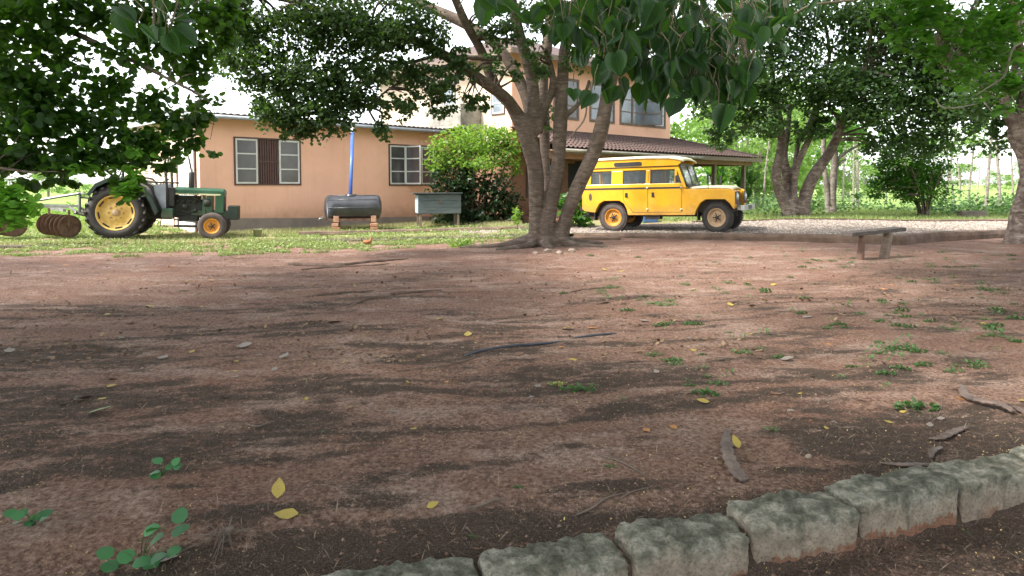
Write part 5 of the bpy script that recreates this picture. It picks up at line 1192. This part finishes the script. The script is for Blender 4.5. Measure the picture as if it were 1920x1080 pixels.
# ------------------------------------------------------------------ background trees
def far_tree_proto(h, nm, label, nb, n, size, mt, spread, trunk_r=.09, z0=.45, bark='barkpale'):
    root = thing(nm, label, 'tree'); mb = MB(); LP = []
    for k in range(random.choice((1,1,2))):
        a = random.uniform(-.4,.4); LP += limb(mb, [(k*.2,0,-.3),(k*.25+a*.3,0,h*.35),(a+k*.2,.1,h*.7),(a*1.4,0,h*.95)], [trunk_r,trunk_r*.8,trunk_r*.55,.02], 8, .15)[6:]
    bl = []
    for k in range(nb):
        z = h*random.uniform(z0, 1.0); rr = spread*(1.1-.5*abs(z/h-.65)); bl.append(((random.uniform(-1,1)*rr, random.uniform(-1,1)*rr, z), (spread*.38,spread*.38,spread*.26), n))
    twigs_to(mb, LP, bl, .025, 1); mb.build('trunk', M[bark], root)
    crown(bl, size, T_quad(), M[mt], root, per=14, spread=.3, flat=.4)
    return root
protos = [far_tree_proto(7.5, 'sapling', 'x', 9, 90, .20, 'lf_far', 1.1, .08), far_tree_proto(9, 'sapling', 'x', 12, 90, .22, 'lf_far', 1.5, .1), far_tree_proto(6, 'sapling', 'x', 5, 60, .2, 'lf_far', .9, .07)]
spots = [(1600,398,31),(1608,396,36),(1662,398,38),(1790,397,35),(1815,399,44),(1830,396,42),(1848,401,28),(1876,400,31),(1900,397,40),(1700,394,50),(1770,394,48),(1430,400,34),(1800,393,60),(1415,397,40),(1520,396,44),(1580,395,50)]
ORD = ['first','second','third','fourth','fifth','sixth','seventh','eighth','ninth','tenth','eleventh','twelfth','thirteenth','fourteenth','fifteenth','sixteenth','seventeenth','eighteenth','nineteenth','twentieth']
rank = {u: i for i, u in enumerate(sorted([q[0] for q in spots], reverse=True))}
slab = {1600:'slim pale sapling right of the twin stemmed tree', 1848:'tallest pale trunk in the row near the right edge'}
for i, (u, v, Y) in enumerate(spots):
    pr = protos[i % 3]; o = pr if i < 3 else copy_tree(pr)
    g = P(u, v, Y); o.location = (g.x, g.y, gz(g.x, g.y)); o.rotation_euler.z = random.uniform(0, 6.28); k_ = random.uniform(.55,.95); o.scale = (k_,k_,k_*random.uniform(.9,1.25)); o.rotation_euler.x = R(random.uniform(-6,6)); o.rotation_euler.y = R(random.uniform(-7,7))
    tag(o, slab.get(u, 'thin pale sapling in the bright field, %s counted from the right picture edge' % ORD[rank[u]]), 'tree', 'saplings in the field beyond the drive')
bp1 = far_tree_proto(8, 'field_tree', 'x', 26, 150, .34, 'lf_far', 3.2, .22, .25); bp2 = far_tree_proto(6, 'field_tree', 'x', 20, 150, .34, 'lf_far', 3.0, .2, .15)
far = [(1450,60,1.1),(1500,75,1.0),(1560,70,.7),(1395,50,1.2),(1340,60,1.3),(1620,90,.7),(1680,100,.65),(1740,95,.6),(1800,110,.55),(1870,120,.65),(1930,100,.6),(1590,60,.55),(1710,70,.35),(20,60,.35),(90,75,.4),(150,70,.35),(-60,60,.4),(215,85,.4),(280,90,.4),(1250,70,1.3),(1470,45,.7),(1420,38,.9)]
frank = {u: i for i, u in enumerate(sorted([q[0] for q in far], reverse=True))}
for i, (u, Y, s) in enumerate(far):
    pr = (bp1, bp2)[i % 2]; o = pr if i < 2 else copy_tree(pr); X = (u-960)*Y/F
    o.location = (X, Y, gz(X, Y)-.2); o.rotation_euler.z = random.uniform(0, 6.28); o.scale = (s, s, s*random.uniform(.85,1.1))
    left = u < 400
    tag(o, ('low pale tree far off at left, %s from the left edge' % ORD[19-frank[u]]) if left else ('hazy green tree in the far tree line, %s from the right picture edge' % ORD[frank[u]]), 'tree', 'distant trees at left' if left else 'distant trees beyond the field')
def hedge():
    X = []; 
    def grow(n, x0, x1, y0, y1, h, sz, mt, nm, keep=.45):
        x = rng.uniform(x0, x1, n); y = rng.uniform(y0, y1, n); k = vnoise(x*.7+5, y*.7) > keep; x = x[k]; y = y[k]
        z = np.where(y > front_y(x), terr_z(x, y), yard_z(x, y)) + rng.uniform(0, 1, len(x))**1.5*h*(.3+vnoise(x*.9, y*.9))
        tag(leaves(nm, np.stack([x,y,z],-1), sz, T_oval(), mt, flat=.5, droop=-.3), kind='stuff')
    grow(15000, 6.5, 30, 24.2, 34, .75, .13, M['lf_weed'], 'undergrowth', .5)
    grow(9000, -40, -11, 21, 34, .5, .16, M['lf_bush'], 'undergrowth', .4)
hedge()
# low broken wall and stones by the right field
q = P(1822, 407, 23.5); o = MB().box((0,0,.12),(.85,.3,.26)).build('rubble_block', M['kerb'], bevel=.03); o.location = (q.x, q.y, gz(q.x, q.y)); tag(o, 'brown block lying in the weeds at the far right of the drive', 'block')

# ------------------------------------------------------------------ grass
def blades(name, x, y, h, w, mt, lean=.5):
    n = len(x); z = np.where(y > front_y(x), terr_z(x, y), yard_z(x, y)); az = rng.uniform(0, 2*np.pi, n); hh = h*rng.uniform(.5, 1.3, n); ww = w*rng.uniform(.7, 1.3, n)
    dx, dy = np.cos(az), np.sin(az); l = lean*rng.uniform(.2, 1.4, n)*hh
    a2 = rng.uniform(0, 2*np.pi, n); ox, oy = -np.sin(a2)*ww, np.cos(a2)*ww
    b0 = np.stack([x-ox, y-oy, z-.01], -1); b1 = np.stack([x+ox, y+oy, z-.01], -1); t = np.stack([x+dx*l, y+dy*l, z+hh], -1)
    V = np.stack([b0, b1, t], 1).reshape(-1, 3); Fc = np.arange(n*3).reshape(-1, 3)
    return tag(npmesh(name, V, Fc, mt), kind='stuff')
def grass():
    n = 150000; x = rng.uniform(-17, 1.5, n); y = rng.uniform(13.0, 22.5, n)
    start = np.interp(x, [-17,-10,-6,-2.5,0,2], [13.4,13.9,14.6,15.6,17.2,18.5])
    m = vnoise(x*1.3, y*2.2)*.6+vnoise(x*4+9, y*6)*.4; k = (y > start+1.2*(vnoise(x*2, y*2)-.5)) & (m > .53-.05*np.clip(y-start, 0, 1.5)+.12*(y < start+.8)) & (x < .8)
    x = x[k]; y = y[k]; blades('grass', x, y, .055, .011, M['grass'])
    # broad leaved ground cover between the blades
    k2 = rng.random(len(x)) < .22; z = np.where(y > front_y(x), terr_z(x, y), yard_z(x, y))+.02
    tag(leaves('ground_cover', np.stack([x,y,z+rng.uniform(0,.03,len(x))],-1)[k2], .06, T_oval(), M['grass'], flat=.9, droop=-.3), kind='stuff')
    # taller dry grass along the wall and kerbs
    t = rng.uniform(0, 1, 14000); x = -9.3+t*9.6; y = np.interp(x, [-9.3,-2.8,.3], [19.6,24.8,23.5])-np.abs(rng.normal(0, .9, 14000)); blades('dry_grass', x, y, .13, .008, M['grassdry'], .6)
    x = rng.uniform(-16, 1, 9000); y = front_y(x)+rng.normal(.25, .2, 9000); blades('dry_grass', x, y, .08, .008, M['grassdry'], .7)
    x = rng.uniform(4, 32, 60000); y = rng.uniform(21.9, 33, 60000); kk = y > np.interp(x, _bx, _by)+.12; blades('grass', x[kk], y[kk], .11, .016, M['grass'])
    x = rng.uniform(-40, -11, 40000); y = rng.uniform(19, 40, 40000); blades('grass', x, y, .16, .02, M['grass'])
grass()

# ------------------------------------------------------------------ litter on the dirt
def dl_mesh(name, mt, seed, T='oval'):
    rnd = random.Random(seed); n = 7; vs = []; L_ = 1.0
    cu = rnd.uniform(.1,.35); cv = rnd.uniform(.1,.4)
    prof = [.02,.28,.42,.44,.36,.2,.02]
    for i in range(n):
        t = i/(n-1); w = prof[i]*.75
        for s in (-1, 0, 1): vs.append((s*w*(1+.1*rnd.uniform(-1,1)), t, .06+cu*(t-.5)**2+cv*(s*w)**2*1.5+.02*rnd.uniform(-1,1)))
    fs = [(i*3+k, i*3+k+1, (i+1)*3+k+1, (i+1)*3+k) for i in range(n-1) for k in range(2)]
    k = len(vs); vs += [(0,0,.06),(.03,-.45,.02),(.045,-.45,.02),(.02,0,.06)]; fs.append((k,k+1,k+2,k+3))
    me = bpy.data.meshes.new(name); me.from_pydata(vs, [], fs); me.materials.append(mt); me.polygons.foreach_set('use_smooth', [True]*len(me.polygons)); return me
DL = {c: [dl_mesh('fallen_leaf', M['fl_'+c], i*7+j) for j in range(3)] for i, c in enumerate(('yellow','brown','green','grey','orange'))}
LT = {'yellow':'yellow fallen leaf lying on the bare dirt','brown':'brown dry leaf lying on the bare dirt','green':'fresh green fallen leaf lying on the dirt','grey':'pale grey dry leaf lying on the dirt','orange':'orange fallen leaf lying on the dirt'}
def put_leaf(u, v, px, col, label=None, rz=None, stand=0):
    g = G(u, v, .0); z = gz(g.x, g.y); g = G(u, v, z); z = gz(g.x, g.y)
    o = bpy.data.objects.new('fallen_leaf', random.choice(DL[col])); C.objects.link(o); s = px*g.y/F
    o.location = (g.x, g.y, z); o.scale = (s, s, s*.8); o.rotation_euler = (R(stand+random.uniform(-12,15)), R(random.uniform(-15,15)), rz if rz is not None else random.uniform(0, 6.28))
    tag(o, label or LT[col], 'leaf', col+' fallen leaves on the dirt')
for q in [(520,935,38,'yellow','dull orange yellow leaf standing on edge in the lower left dirt',0.2,55),(560,967,48,'yellow','yellow green leaf with a long stalk in the lower left dirt',1.57,0),(165,776,42,'green','larger of the two bright green leaves lying at left',-1.2,0),(124,760,22,'green','smaller of the two bright green leaves lying at left',1.2,0),
          (290,1060,45,'grey','pale leaf beside the round leaved seedling',-1.2,0),(1060,722,34,'yellow','yellow leaf lying on the green weed patch',1.4,0),(877,631,24,'yellow'),(832,598,26,'yellow'),(765,720,26,'yellow'),(1050,617,30,'yellow'),(1100,616,22,'orange'),(1082,675,22,'yellow'),
          (445,650,30,'grey'),(527,674,26,'grey'),(300,676,28,'grey'),(290,668,14,'orange'),(278,578,20,'yellow'),(150,748,22,'brown'),(612,606,28,'brown'),(330,546,24,'brown'),(120,497,12,'orange'),(158,497,12,'brown'),(318,500,12,'orange'),(404,526,16,'orange'),(440,485,16,'yellow'),(60,660,18,'grey'),(105,680,18,'brown'),(20,662,26,'grey'),
          (192,568,10,'yellow'),(195,590,12,'yellow'),(365,534,14,'grey'),(465,538,10,'grey'),(573,518,14,'brown'),(690,578,12,'grey'),(200,717,22,'brown'),(215,713,30,'green','dark green leaf half buried in the left dirt',1.0,0),(567,712,18,'green'),(1140,563,20,'grey'),(1125,570,20,'brown'),(980,663,26,'brown'),(902,680,12,'grey'),(1005,727,20,'grey'),(1000,846,22,'brown'),
          (1330,755,26,'yellow','tan leaf beside the left weed patch of the right dirt',1.5,0),(1443,738,24,'brown'),(1463,675,26,'grey'),(1385,843,28,'yellow','yellow brown leaf tucked behind the upright seed pod',0.3,50),(1413,868,30,'brown'),(1350,628,14,'brown'),(1400,628,18,'yellow'),(1410,572,20,'brown'),(1437,566,22,'yellow'),(1372,575,18,'yellow'),(1455,650,22,'brown'),(1620,625,14,'brown'),
          (1660,542,14,'orange'),(1667,542,12,'orange'),(1520,594,26,'grey'),(1210,600,20,'grey'),(1235,700,16,'grey'),(1170,510,12,'yellow'),(1057,505,12,'yellow'),(1135,508,14,'yellow'),(1400,530,12,'yellow'),(1445,535,12,'yellow'),(800,562,12,'grey'),(833,552,14,'grey'),(710,637,14,'brown'),(650,790,16,'brown'),(1200,790,14,'grey'),(770,868,22,'brown'),(800,955,26,'yellow'),(905,1035,24,'brown')]:
    put_leaf(*q[:4], *(q[4:5] or [None]), rz=q[5] if len(q) > 5 else None, stand=q[6] if len(q) > 6 else 0)
for _ in range(230):
    v = 476+(random.random()**1.9)*330; u = random.uniform(0, 1920); px = 6+(v-478)/300*12
    put_leaf(u, v, px*random.uniform(.7,1.2), random.choice(['brown','brown','grey','yellow','yellow','grey','orange'] if u > 800 else ['brown','brown','grey','grey','yellow']))

def specks():
    n = 16000; y = 1.8*(13/1.8)**rng.random(n); x = rng.uniform(-1, 1, n)*(y*.8+.3); k = (vnoise(x*2, y*2)+.25*(x > 0)) > .45; x = x[k]; y = y[k]
    z = yard_z(x, y)+.004; s = rng.uniform(.003, .0075, len(x))
    def lay(sel, nm, mt, lab): tag(leaves(nm, np.stack([x,y,z],-1)[sel], .011, T_quad(), mt, flat=.9, droop=0), kind='stuff')
    r = rng.random(len(x)); lay(r < .40, 'petal_litter', mat('yellow_petals', (.55,.42,.16), (.45,.33,.14), 20, .8, 0), '')
    lay(r >= .40, 'leaf_litter', mat('dark_crumbs', (.05,.035,.028), (.10,.07,.05), 20, .9, 0), '')
    n = 70000; y = 1.8*(14/1.8)**rng.random(n); x = rng.uniform(-1, 1, n)*(y*.8+.3); k = litter(x, y) > rng.random(n)*1.1+.1; x = x[k]; y = y[k]
    tag(leaves('leaf_litter', np.stack([x,y,yard_z(x,y)+.002],-1), .014, (np.array([(0,0,0),(.28,.5,.15),(0,1,0),(-.28,.5,.1)], float), np.array([(0,1,2,3)])), mat('brown_crumbs', (.035,.026,.02), (.085,.06,.045), 20, .9, 0), flat=.6, droop=0, var=.6), kind='stuff')
    # fine straw and twiglets
    n = 22000; y = 1.8*(14/1.8)**rng.random(n); x = rng.uniform(-1, 1, n)*(y*.8+.3); k = litter(x, y)+.1 > rng.random(n); x = x[k]; y = y[k]; z = yard_z(x, y)+.004
    T = (np.array([(0,0,0),(.025,.5,.03),(0,1,0),(-.025,.5,.03)], float), np.array([(0,1,2,3)]))
    tag(leaves('straw_litter', np.stack([x,y,z],-1), .055, T, mat('dark_straw', (.075,.055,.045), (.15,.115,.08), 20, .9, 0), flat=.9, droop=0, var=.6), kind='stuff')
    n = 7000; y = 1.8*(9/1.8)**rng.random(n); x = rng.uniform(-1, 1, n)*(y*.8+.3)
    tag(leaves('straw_litter', np.stack([x,y,yard_z(x,y)+.005],-1), .05, T, mat('pale_straw', (.30,.23,.16), (.18,.13,.09), 20, .9, 0), flat=.9, droop=0, var=.7), kind='stuff')
    n = 9000; y = 5.5*(15.5/5.5)**rng.random(n); x = rng.uniform(-1, 1, n)*(y*.8+.5); k = (fbm(x*.7, y*1.6, 3)+.25*litter(x, y) > .12); x = x[k]; y = y[k]
    tag(leaves('leaf_litter', np.stack([x,y,yard_z(x,y)+.004],-1), .042, T_oval(), leafmat('dry_leaf_bits', (.05,.032,.024), (.20,.135,.085), (.2,.12,.05), .8, .05, .1), flat=.75, droop=0, var=.5), kind='stuff')
    # small earth clods
    n = 5000; y = 2.2*(15/2.2)**rng.random(n); x = rng.uniform(-1, 1, n)*(y*.8+.3); z = yard_z(x, y); a = np.array([(1,0,0),(0,1,0),(-1,0,0),(0,-1,0),(0,0,.8)], float)
    s = rng.uniform(.004, .013, n); V = (a[None]*(1+rng.uniform(-.4,.4,(n,5,1))))*s[:,None,None]+np.stack([x,y,z],-1)[:,None,:]
    Fc = np.array([(0,1,4),(1,2,4),(2,3,4),(3,0,4)])[None]+(np.arange(n)*5)[:,None,None]
    tag(npmesh('soil_clods', V.reshape(-1,3), Fc.reshape(-1,3), M['dirt']), kind='stuff')
specks()
def pebbles():
    n = 26000; x = rng.uniform(-1.5, 26, n); fy = front_y(x)+.2; by = np.interp(x, _bx, _by)-.05; y = fy+(by-fy)*rng.random(n); z = terr_z(x, y)+.014
    a = np.array([(1,0,0),(0,1,0),(-1,0,0),(0,-1,0),(.1,.1,.8)], float); s = rng.uniform(.008, .03, n)
    V = (a[None]*(1+rng.uniform(-.4,.4,(n,5,1))))*s[:,None,None]+np.stack([x,y,z],-1)[:,None,:]
    Fc = np.array([(0,1,4),(1,2,4),(2,3,4),(3,0,4)])[None]+(np.arange(n)*5)[:,None,None]
    tag(npmesh('gravel_stones', V.reshape(-1,3), Fc.reshape(-1,3), leafmat('gravel_stones', (.15,.12,.10), (.33,.28,.24), (.1,.1,.1), .9, .01, .1)), kind='stuff')
pebbles()

def seedling(label, u, v, lv, name='seedling', lsz=.05, mt='lf_weed', group=None):
    "lv: list of (du,dv) of leaves in px from the stem foot"
    g = G(u, v, 0); z = gz(g.x, g.y); g = G(u, v, z); root = thing(name, label, 'seedling', (g.x, g.y, z), group=group); st = MB(); cen = []; k = g.y/F
    for du, dv in lv:
        e = Vector((du*k, random.uniform(-.03,.03), -dv*k)); cen.append(tuple(e)); st.tube([(0,0,-.01), (e.x*.35, e.y*.5, e.z*.7), tuple(e)], [.0022,.0018,.0012], 5)
    st.build('stem', M['lf_weed'], root); cen = np.array(cen); n = len(cen)
    y = rng.normal(0, .5, (n,3)); y[:,0] += np.sign(cen[:,0])*.6; y[:,2] *= .3; y[:,1] -= .5; y /= np.linalg.norm(y, axis=1)[:,None]; z0 = rng.normal(0,.2,(n,3)); z0[:,2] += 1; z0[:,1] -= .7
    x = np.cross(y, z0); x /= np.linalg.norm(x, axis=1)[:,None]; zz = np.cross(x, y)
    leaves('leaf_spray', cen, lsz, T_round(), M[mt], root, var=.15, Rm=np.stack([x,y,zz],2), smooth=True)
M['lf_seed'] = leafmat('seedling_leaves', (.025,.10,.04), (.04,.14,.05), (.10,.35,.05), .5, .25)
seedling('round leaved green seedling at the lower left corner, the largest of three', 262, 1066, [(-45,-40),(-38,-12),(-12,-25),(10,-28),(35,-30),(60,-38),(15,-80),(38,-68),(52,-85),(70,-78),(65,-95),(-15,0),(5,-12)], lsz=.075, mt='lf_seed')
seedling('small green seedling in the dirt above the largest seedling', 305, 893, [(-8,-14),(5,-18),(14,-26),(-4,-30),(20,-18),(0,-10)], lsz=.05, mt='lf_seed')
seedling('green seedling with clustered leaves near the left picture edge', 62, 985, [(-30,-8),(-18,-18),(-5,-30),(8,-22),(18,-28),(-22,-32),(0,-14),(22,-20),(-10,-5)], lsz=.05, mt='lf_seed')
def weed_mesh(seed, n, flat):
    r0 = np.random.default_rng(seed); az = r0.uniform(0, 2*np.pi, n); rr = r0.random(n)**.7; c = np.stack([rr*np.cos(az), rr*np.sin(az)*.6, flat*r0.random(n)*(1.1-rr)], -1)
    o = leaves('weed', c, .30, T_oval(), M['lf_weed'], flat=.8, droop=-.4); me = o.data; bpy.data.objects.remove(o); return me
WM = [weed_mesh(k, nn, fl) for k, nn, fl in ((1,26,.5),(2,40,.35),(3,16,.8),(4,60,.3))]
def put_weed(u, v, px, label=None, k=None, sx=1.0):
    g = G(u, v, 0); z = gz(g.x, g.y); g = G(u, v, z); o = bpy.data.objects.new('weed', WM[k] if k is not None else random.choice(WM)); C.objects.link(o); s = px*g.y/F/2
    o.location = (g.x, g.y, gz(g.x, g.y)); o.scale = (s*sx, s, s*1.1); o.rotation_euler.z = random.uniform(-.4,.4); tag(o, label or ('small green weed sprouting in the dirt %s' % ('near the bench and the drive kerb' if v < 500 and u > 1400 else 'in front of the drive kerb' if v < 500 else 'between the bench and the long seed pods' if u > 1500 else 'on the left or middle dirt' if u < 1060 else 'right of the black hose')), 'weed', 'weeds scattered on the dirt')
put_weed(1045,722,38,'left part of the weed patch around the yellow leaf',1); put_weed(1085,732,55,'middle part of the weed patch around the yellow leaf',3,1.3); put_weed(1112,724,30,'right end of the weed patch around the yellow leaf',0)
put_weed(1325,740,55,'spreading weed with a tan leaf at its foot',3); put_weed(1720,766,80,'long flat weed patch left of the curved seed pods',3,1.1); put_weed(1448,806,34,'small bright weed above the upright seed pod',1); put_weed(946,735,16); put_weed(1168,752,26); put_weed(1145,875,22); put_weed(972,914,24); put_weed(1455,1065,20); put_weed(886,1015,18)
put_weed(1585,998,22,'tiny weed sprouting at the foot of the kerb blocks',0); put_weed(1808,996,20,'tiny weed at the joint of the two right hand kerb blocks',0)
wc = [(1080+random.random()**.8*840, 470+(random.random()**1.4)*250) for _ in range(46)]
for _ in range(255):
    a_ = random.choice(wc); u = a_[0]+random.gauss(0, 38); v = max(468, a_[1]+random.gauss(0, 9)); put_weed(u, v, (11+(v-468)/250*26)*random.uniform(.5,1.4))
for _ in range(14): put_weed(random.uniform(150,1000), random.uniform(500,830), random.uniform(6,14), k=2)

# seed pods
def pod(pts, w, label):
    P3 = []
    for u, v, dz in pts:
        g = G(u, v, 0); g = G(u, v, gz(g.x, g.y)+dz); P3.append(g)
    n = len(P3); k = sum(p.y for p in P3)/n/F; pp, rr = curve_pts(P3, [w*.35*k]+[w*k]*(n-2)+[w*.5*k], 12)
    rr = [r*(1+.16*math.sin(i*1.25)) for i, r in enumerate(rr)]
    mb = MB(); mb.tube(pp, rr, 10, flat=.42, wob=.15); o = mb.build('seed_pod', M['podm']); tag(o, label, 'seed pod', 'long dry seed pods on the dirt')
pod([(1363,805,.02),(1362,835,.025),(1370,865,.02),(1388,893,.015),(1400,900,.01)], 13, 'upright curved brown seed pod right of centre, nearest the kerb blocks')
pod([(1803,722,.02),(1812,742,.02),(1840,752,.03),(1875,758,.04),(1900,772,.02)], 10, 'wavy grey brown seed pod near the right edge')
pod([(1902,762,.01),(1930,775,.02),(1990,780,.02)], 10, 'seed pod cut by the right picture edge')
pod([(1742,822,.01),(1765,820,.02),(1790,808,.02),(1812,800,.02)], 9, 'short dark seed pod above the kerb blocks at right')
pod([(1648,867,.01),(1690,871,.015),(1730,871,.015),(1768,873,.01)], 7, 'straight flat seed pod lying along the top of the kerb blocks')
pod([(1745,858,.02),(1748,845,.03),(1765,838,.02)], 7, 'curled broken seed pod piece between two others')
# hose, stones, twigs
hp_ = []
for u, v, d in ((872,670,.0),(905,664,.012),(960,655,.014),(1010,648,.012),(1042,643,.002),(1065,638,-.01),(1085,635,.004),(1115,631,.01),(1155,625,.0)):
    g = G(u, v, 0); hp_.append(Vector((g.x, g.y, gz(g.x, g.y)+d)))
mb = MB(); p, r = curve_pts(hp_, [.012]*len(hp_), 5); mb.tube(p, r, 8); tag(mb.build('hose', M['hose']), 'thin black hose half buried across the middle of the dirt', 'hose')
def ico(name, mt, s, loc, label, cat, group=None):
    bm = bmesh.new(); bmesh.ops.create_icosphere(bm, subdivisions=2, radius=1)
    for v in bm.verts: v.co *= 1+.35*mnoise.noise(v.co*1.7+Vector(loc)*3)
    me = bpy.data.meshes.new(name); bm.to_mesh(me); bm.free(); me.materials.append(mt); o = bpy.data.objects.new(name, me); C.objects.link(o); o.location = loc; o.scale = (s*1.2, s, s*.7); o.rotation_euler.z = random.uniform(0,6); tag(o, label, cat, group)
for u, v, px, m_, lab in ((1516,858,9,'stone','pale pebble between the two lower seed pods'),(1343,861,6,'stone','small pale pebble left of the upright seed pod'),(1348,918,5,'stone','small tan pebble just above the kerb blocks'),(146,748,11,'kerb','dark lump beside the two bright green leaves'),(1798,818,5,'stone','tiny white pebble under the short dark pod'),(1405,845,5,'stone','tiny pale pebble beside the upright seed pod')):
    g = G(u, v, 0); z = gz(g.x, g.y); g = G(u, v, z); ico('stone', M[m_], px*g.y/F/1.6, (g.x, g.y, gz(g.x,g.y)+.005), lab, 'stone')
for _ in range(60):
    v = 470+random.random()**2*200; u = random.uniform(0, 1920); g = G(u, v, 0); ico('stone', M[random.choice(('stone','kerb','stone'))], random.uniform(2,4.5)*g.y/F/1.5, (g.x, g.y, gz(g.x,g.y)), 'small loose stone on the bare dirt', 'stone', 'small stones on the dirt')
for q in (1,2,3,4):
    g = G(980+q*22, 465+q%2*3, .1); ico('stone', M['stone'], random.uniform(.05,.08), (g.x, g.y-.5, gz(g.x,g.y)+.0), 'pale rock at the foot of the forked tree', 'stone', 'rocks at the foot of the fig tree')
def twig(pts, r, label):
    P3 = []
    for u, v in pts: g = G(u, v, 0); P3.append(Vector((g.x, g.y, gz(g.x, g.y)+r*1.2)))
    mb = MB(); p, rr = curve_pts(P3, [r*.6]+[r]*(len(P3)-2)+[r*.4], 5); mb.tube(p, rr, 6, wob=.3); tag(mb.build('twig', M['twig']), label, 'twig')
twig([(1078,957),(1110,945),(1135,932),(1166,922)], .006, 'forked grey twig lying above the middle kerb blocks'); twig([(873,950),(900,945),(925,937),(945,935)], .006, 'short grey twig left of the middle of the lower dirt')
twig([(1120,858),(1160,868),(1190,882),(1212,897)], .004, 'thin straw like twig pointing to a small weed'); twig([(700,1055),(740,1045),(790,1030)], .004, 'thin yellowish twig beside the leftmost kerb blocks'); twig([(1745,790),(1762,770),(1768,740)], .003, 'pale upright straw left of the curved seed pods')
twig([(1150,935),(1185,920),(1222,913)], .003, 'fine reddish stalk beside the grey twig'); twig([(460,795),(485,798),(510,790)], .005, 'small brown twig in the left dirt')
def tangle():
    g = G(425, 1005, 0); root = thing('dry_stubble', 'tangle of dry roots and straw beside the yellow leaf at lower left', 'dead plant', (g.x, g.y, gz(g.x,g.y))); mb = MB()
    for _ in range(26):
        a = random.uniform(0, 6.28); l = random.uniform(.06,.2); mb.tube([(0,0,.01),(l*.4*math.cos(a),l*.4*math.sin(a),.03+random.uniform(0,.05)),(l*math.cos(a),l*math.sin(a),random.uniform(.0,.04))], [.003,.002,.001], 5)
    mb.build('stalk', M['twig'], root); ico_ = MB().tube([(0,0,0),(.01,0,.05),(.03,0,.06)], [.02,.015,.008], 8); ico_.build('stump', M['twig'], root)
tangle()
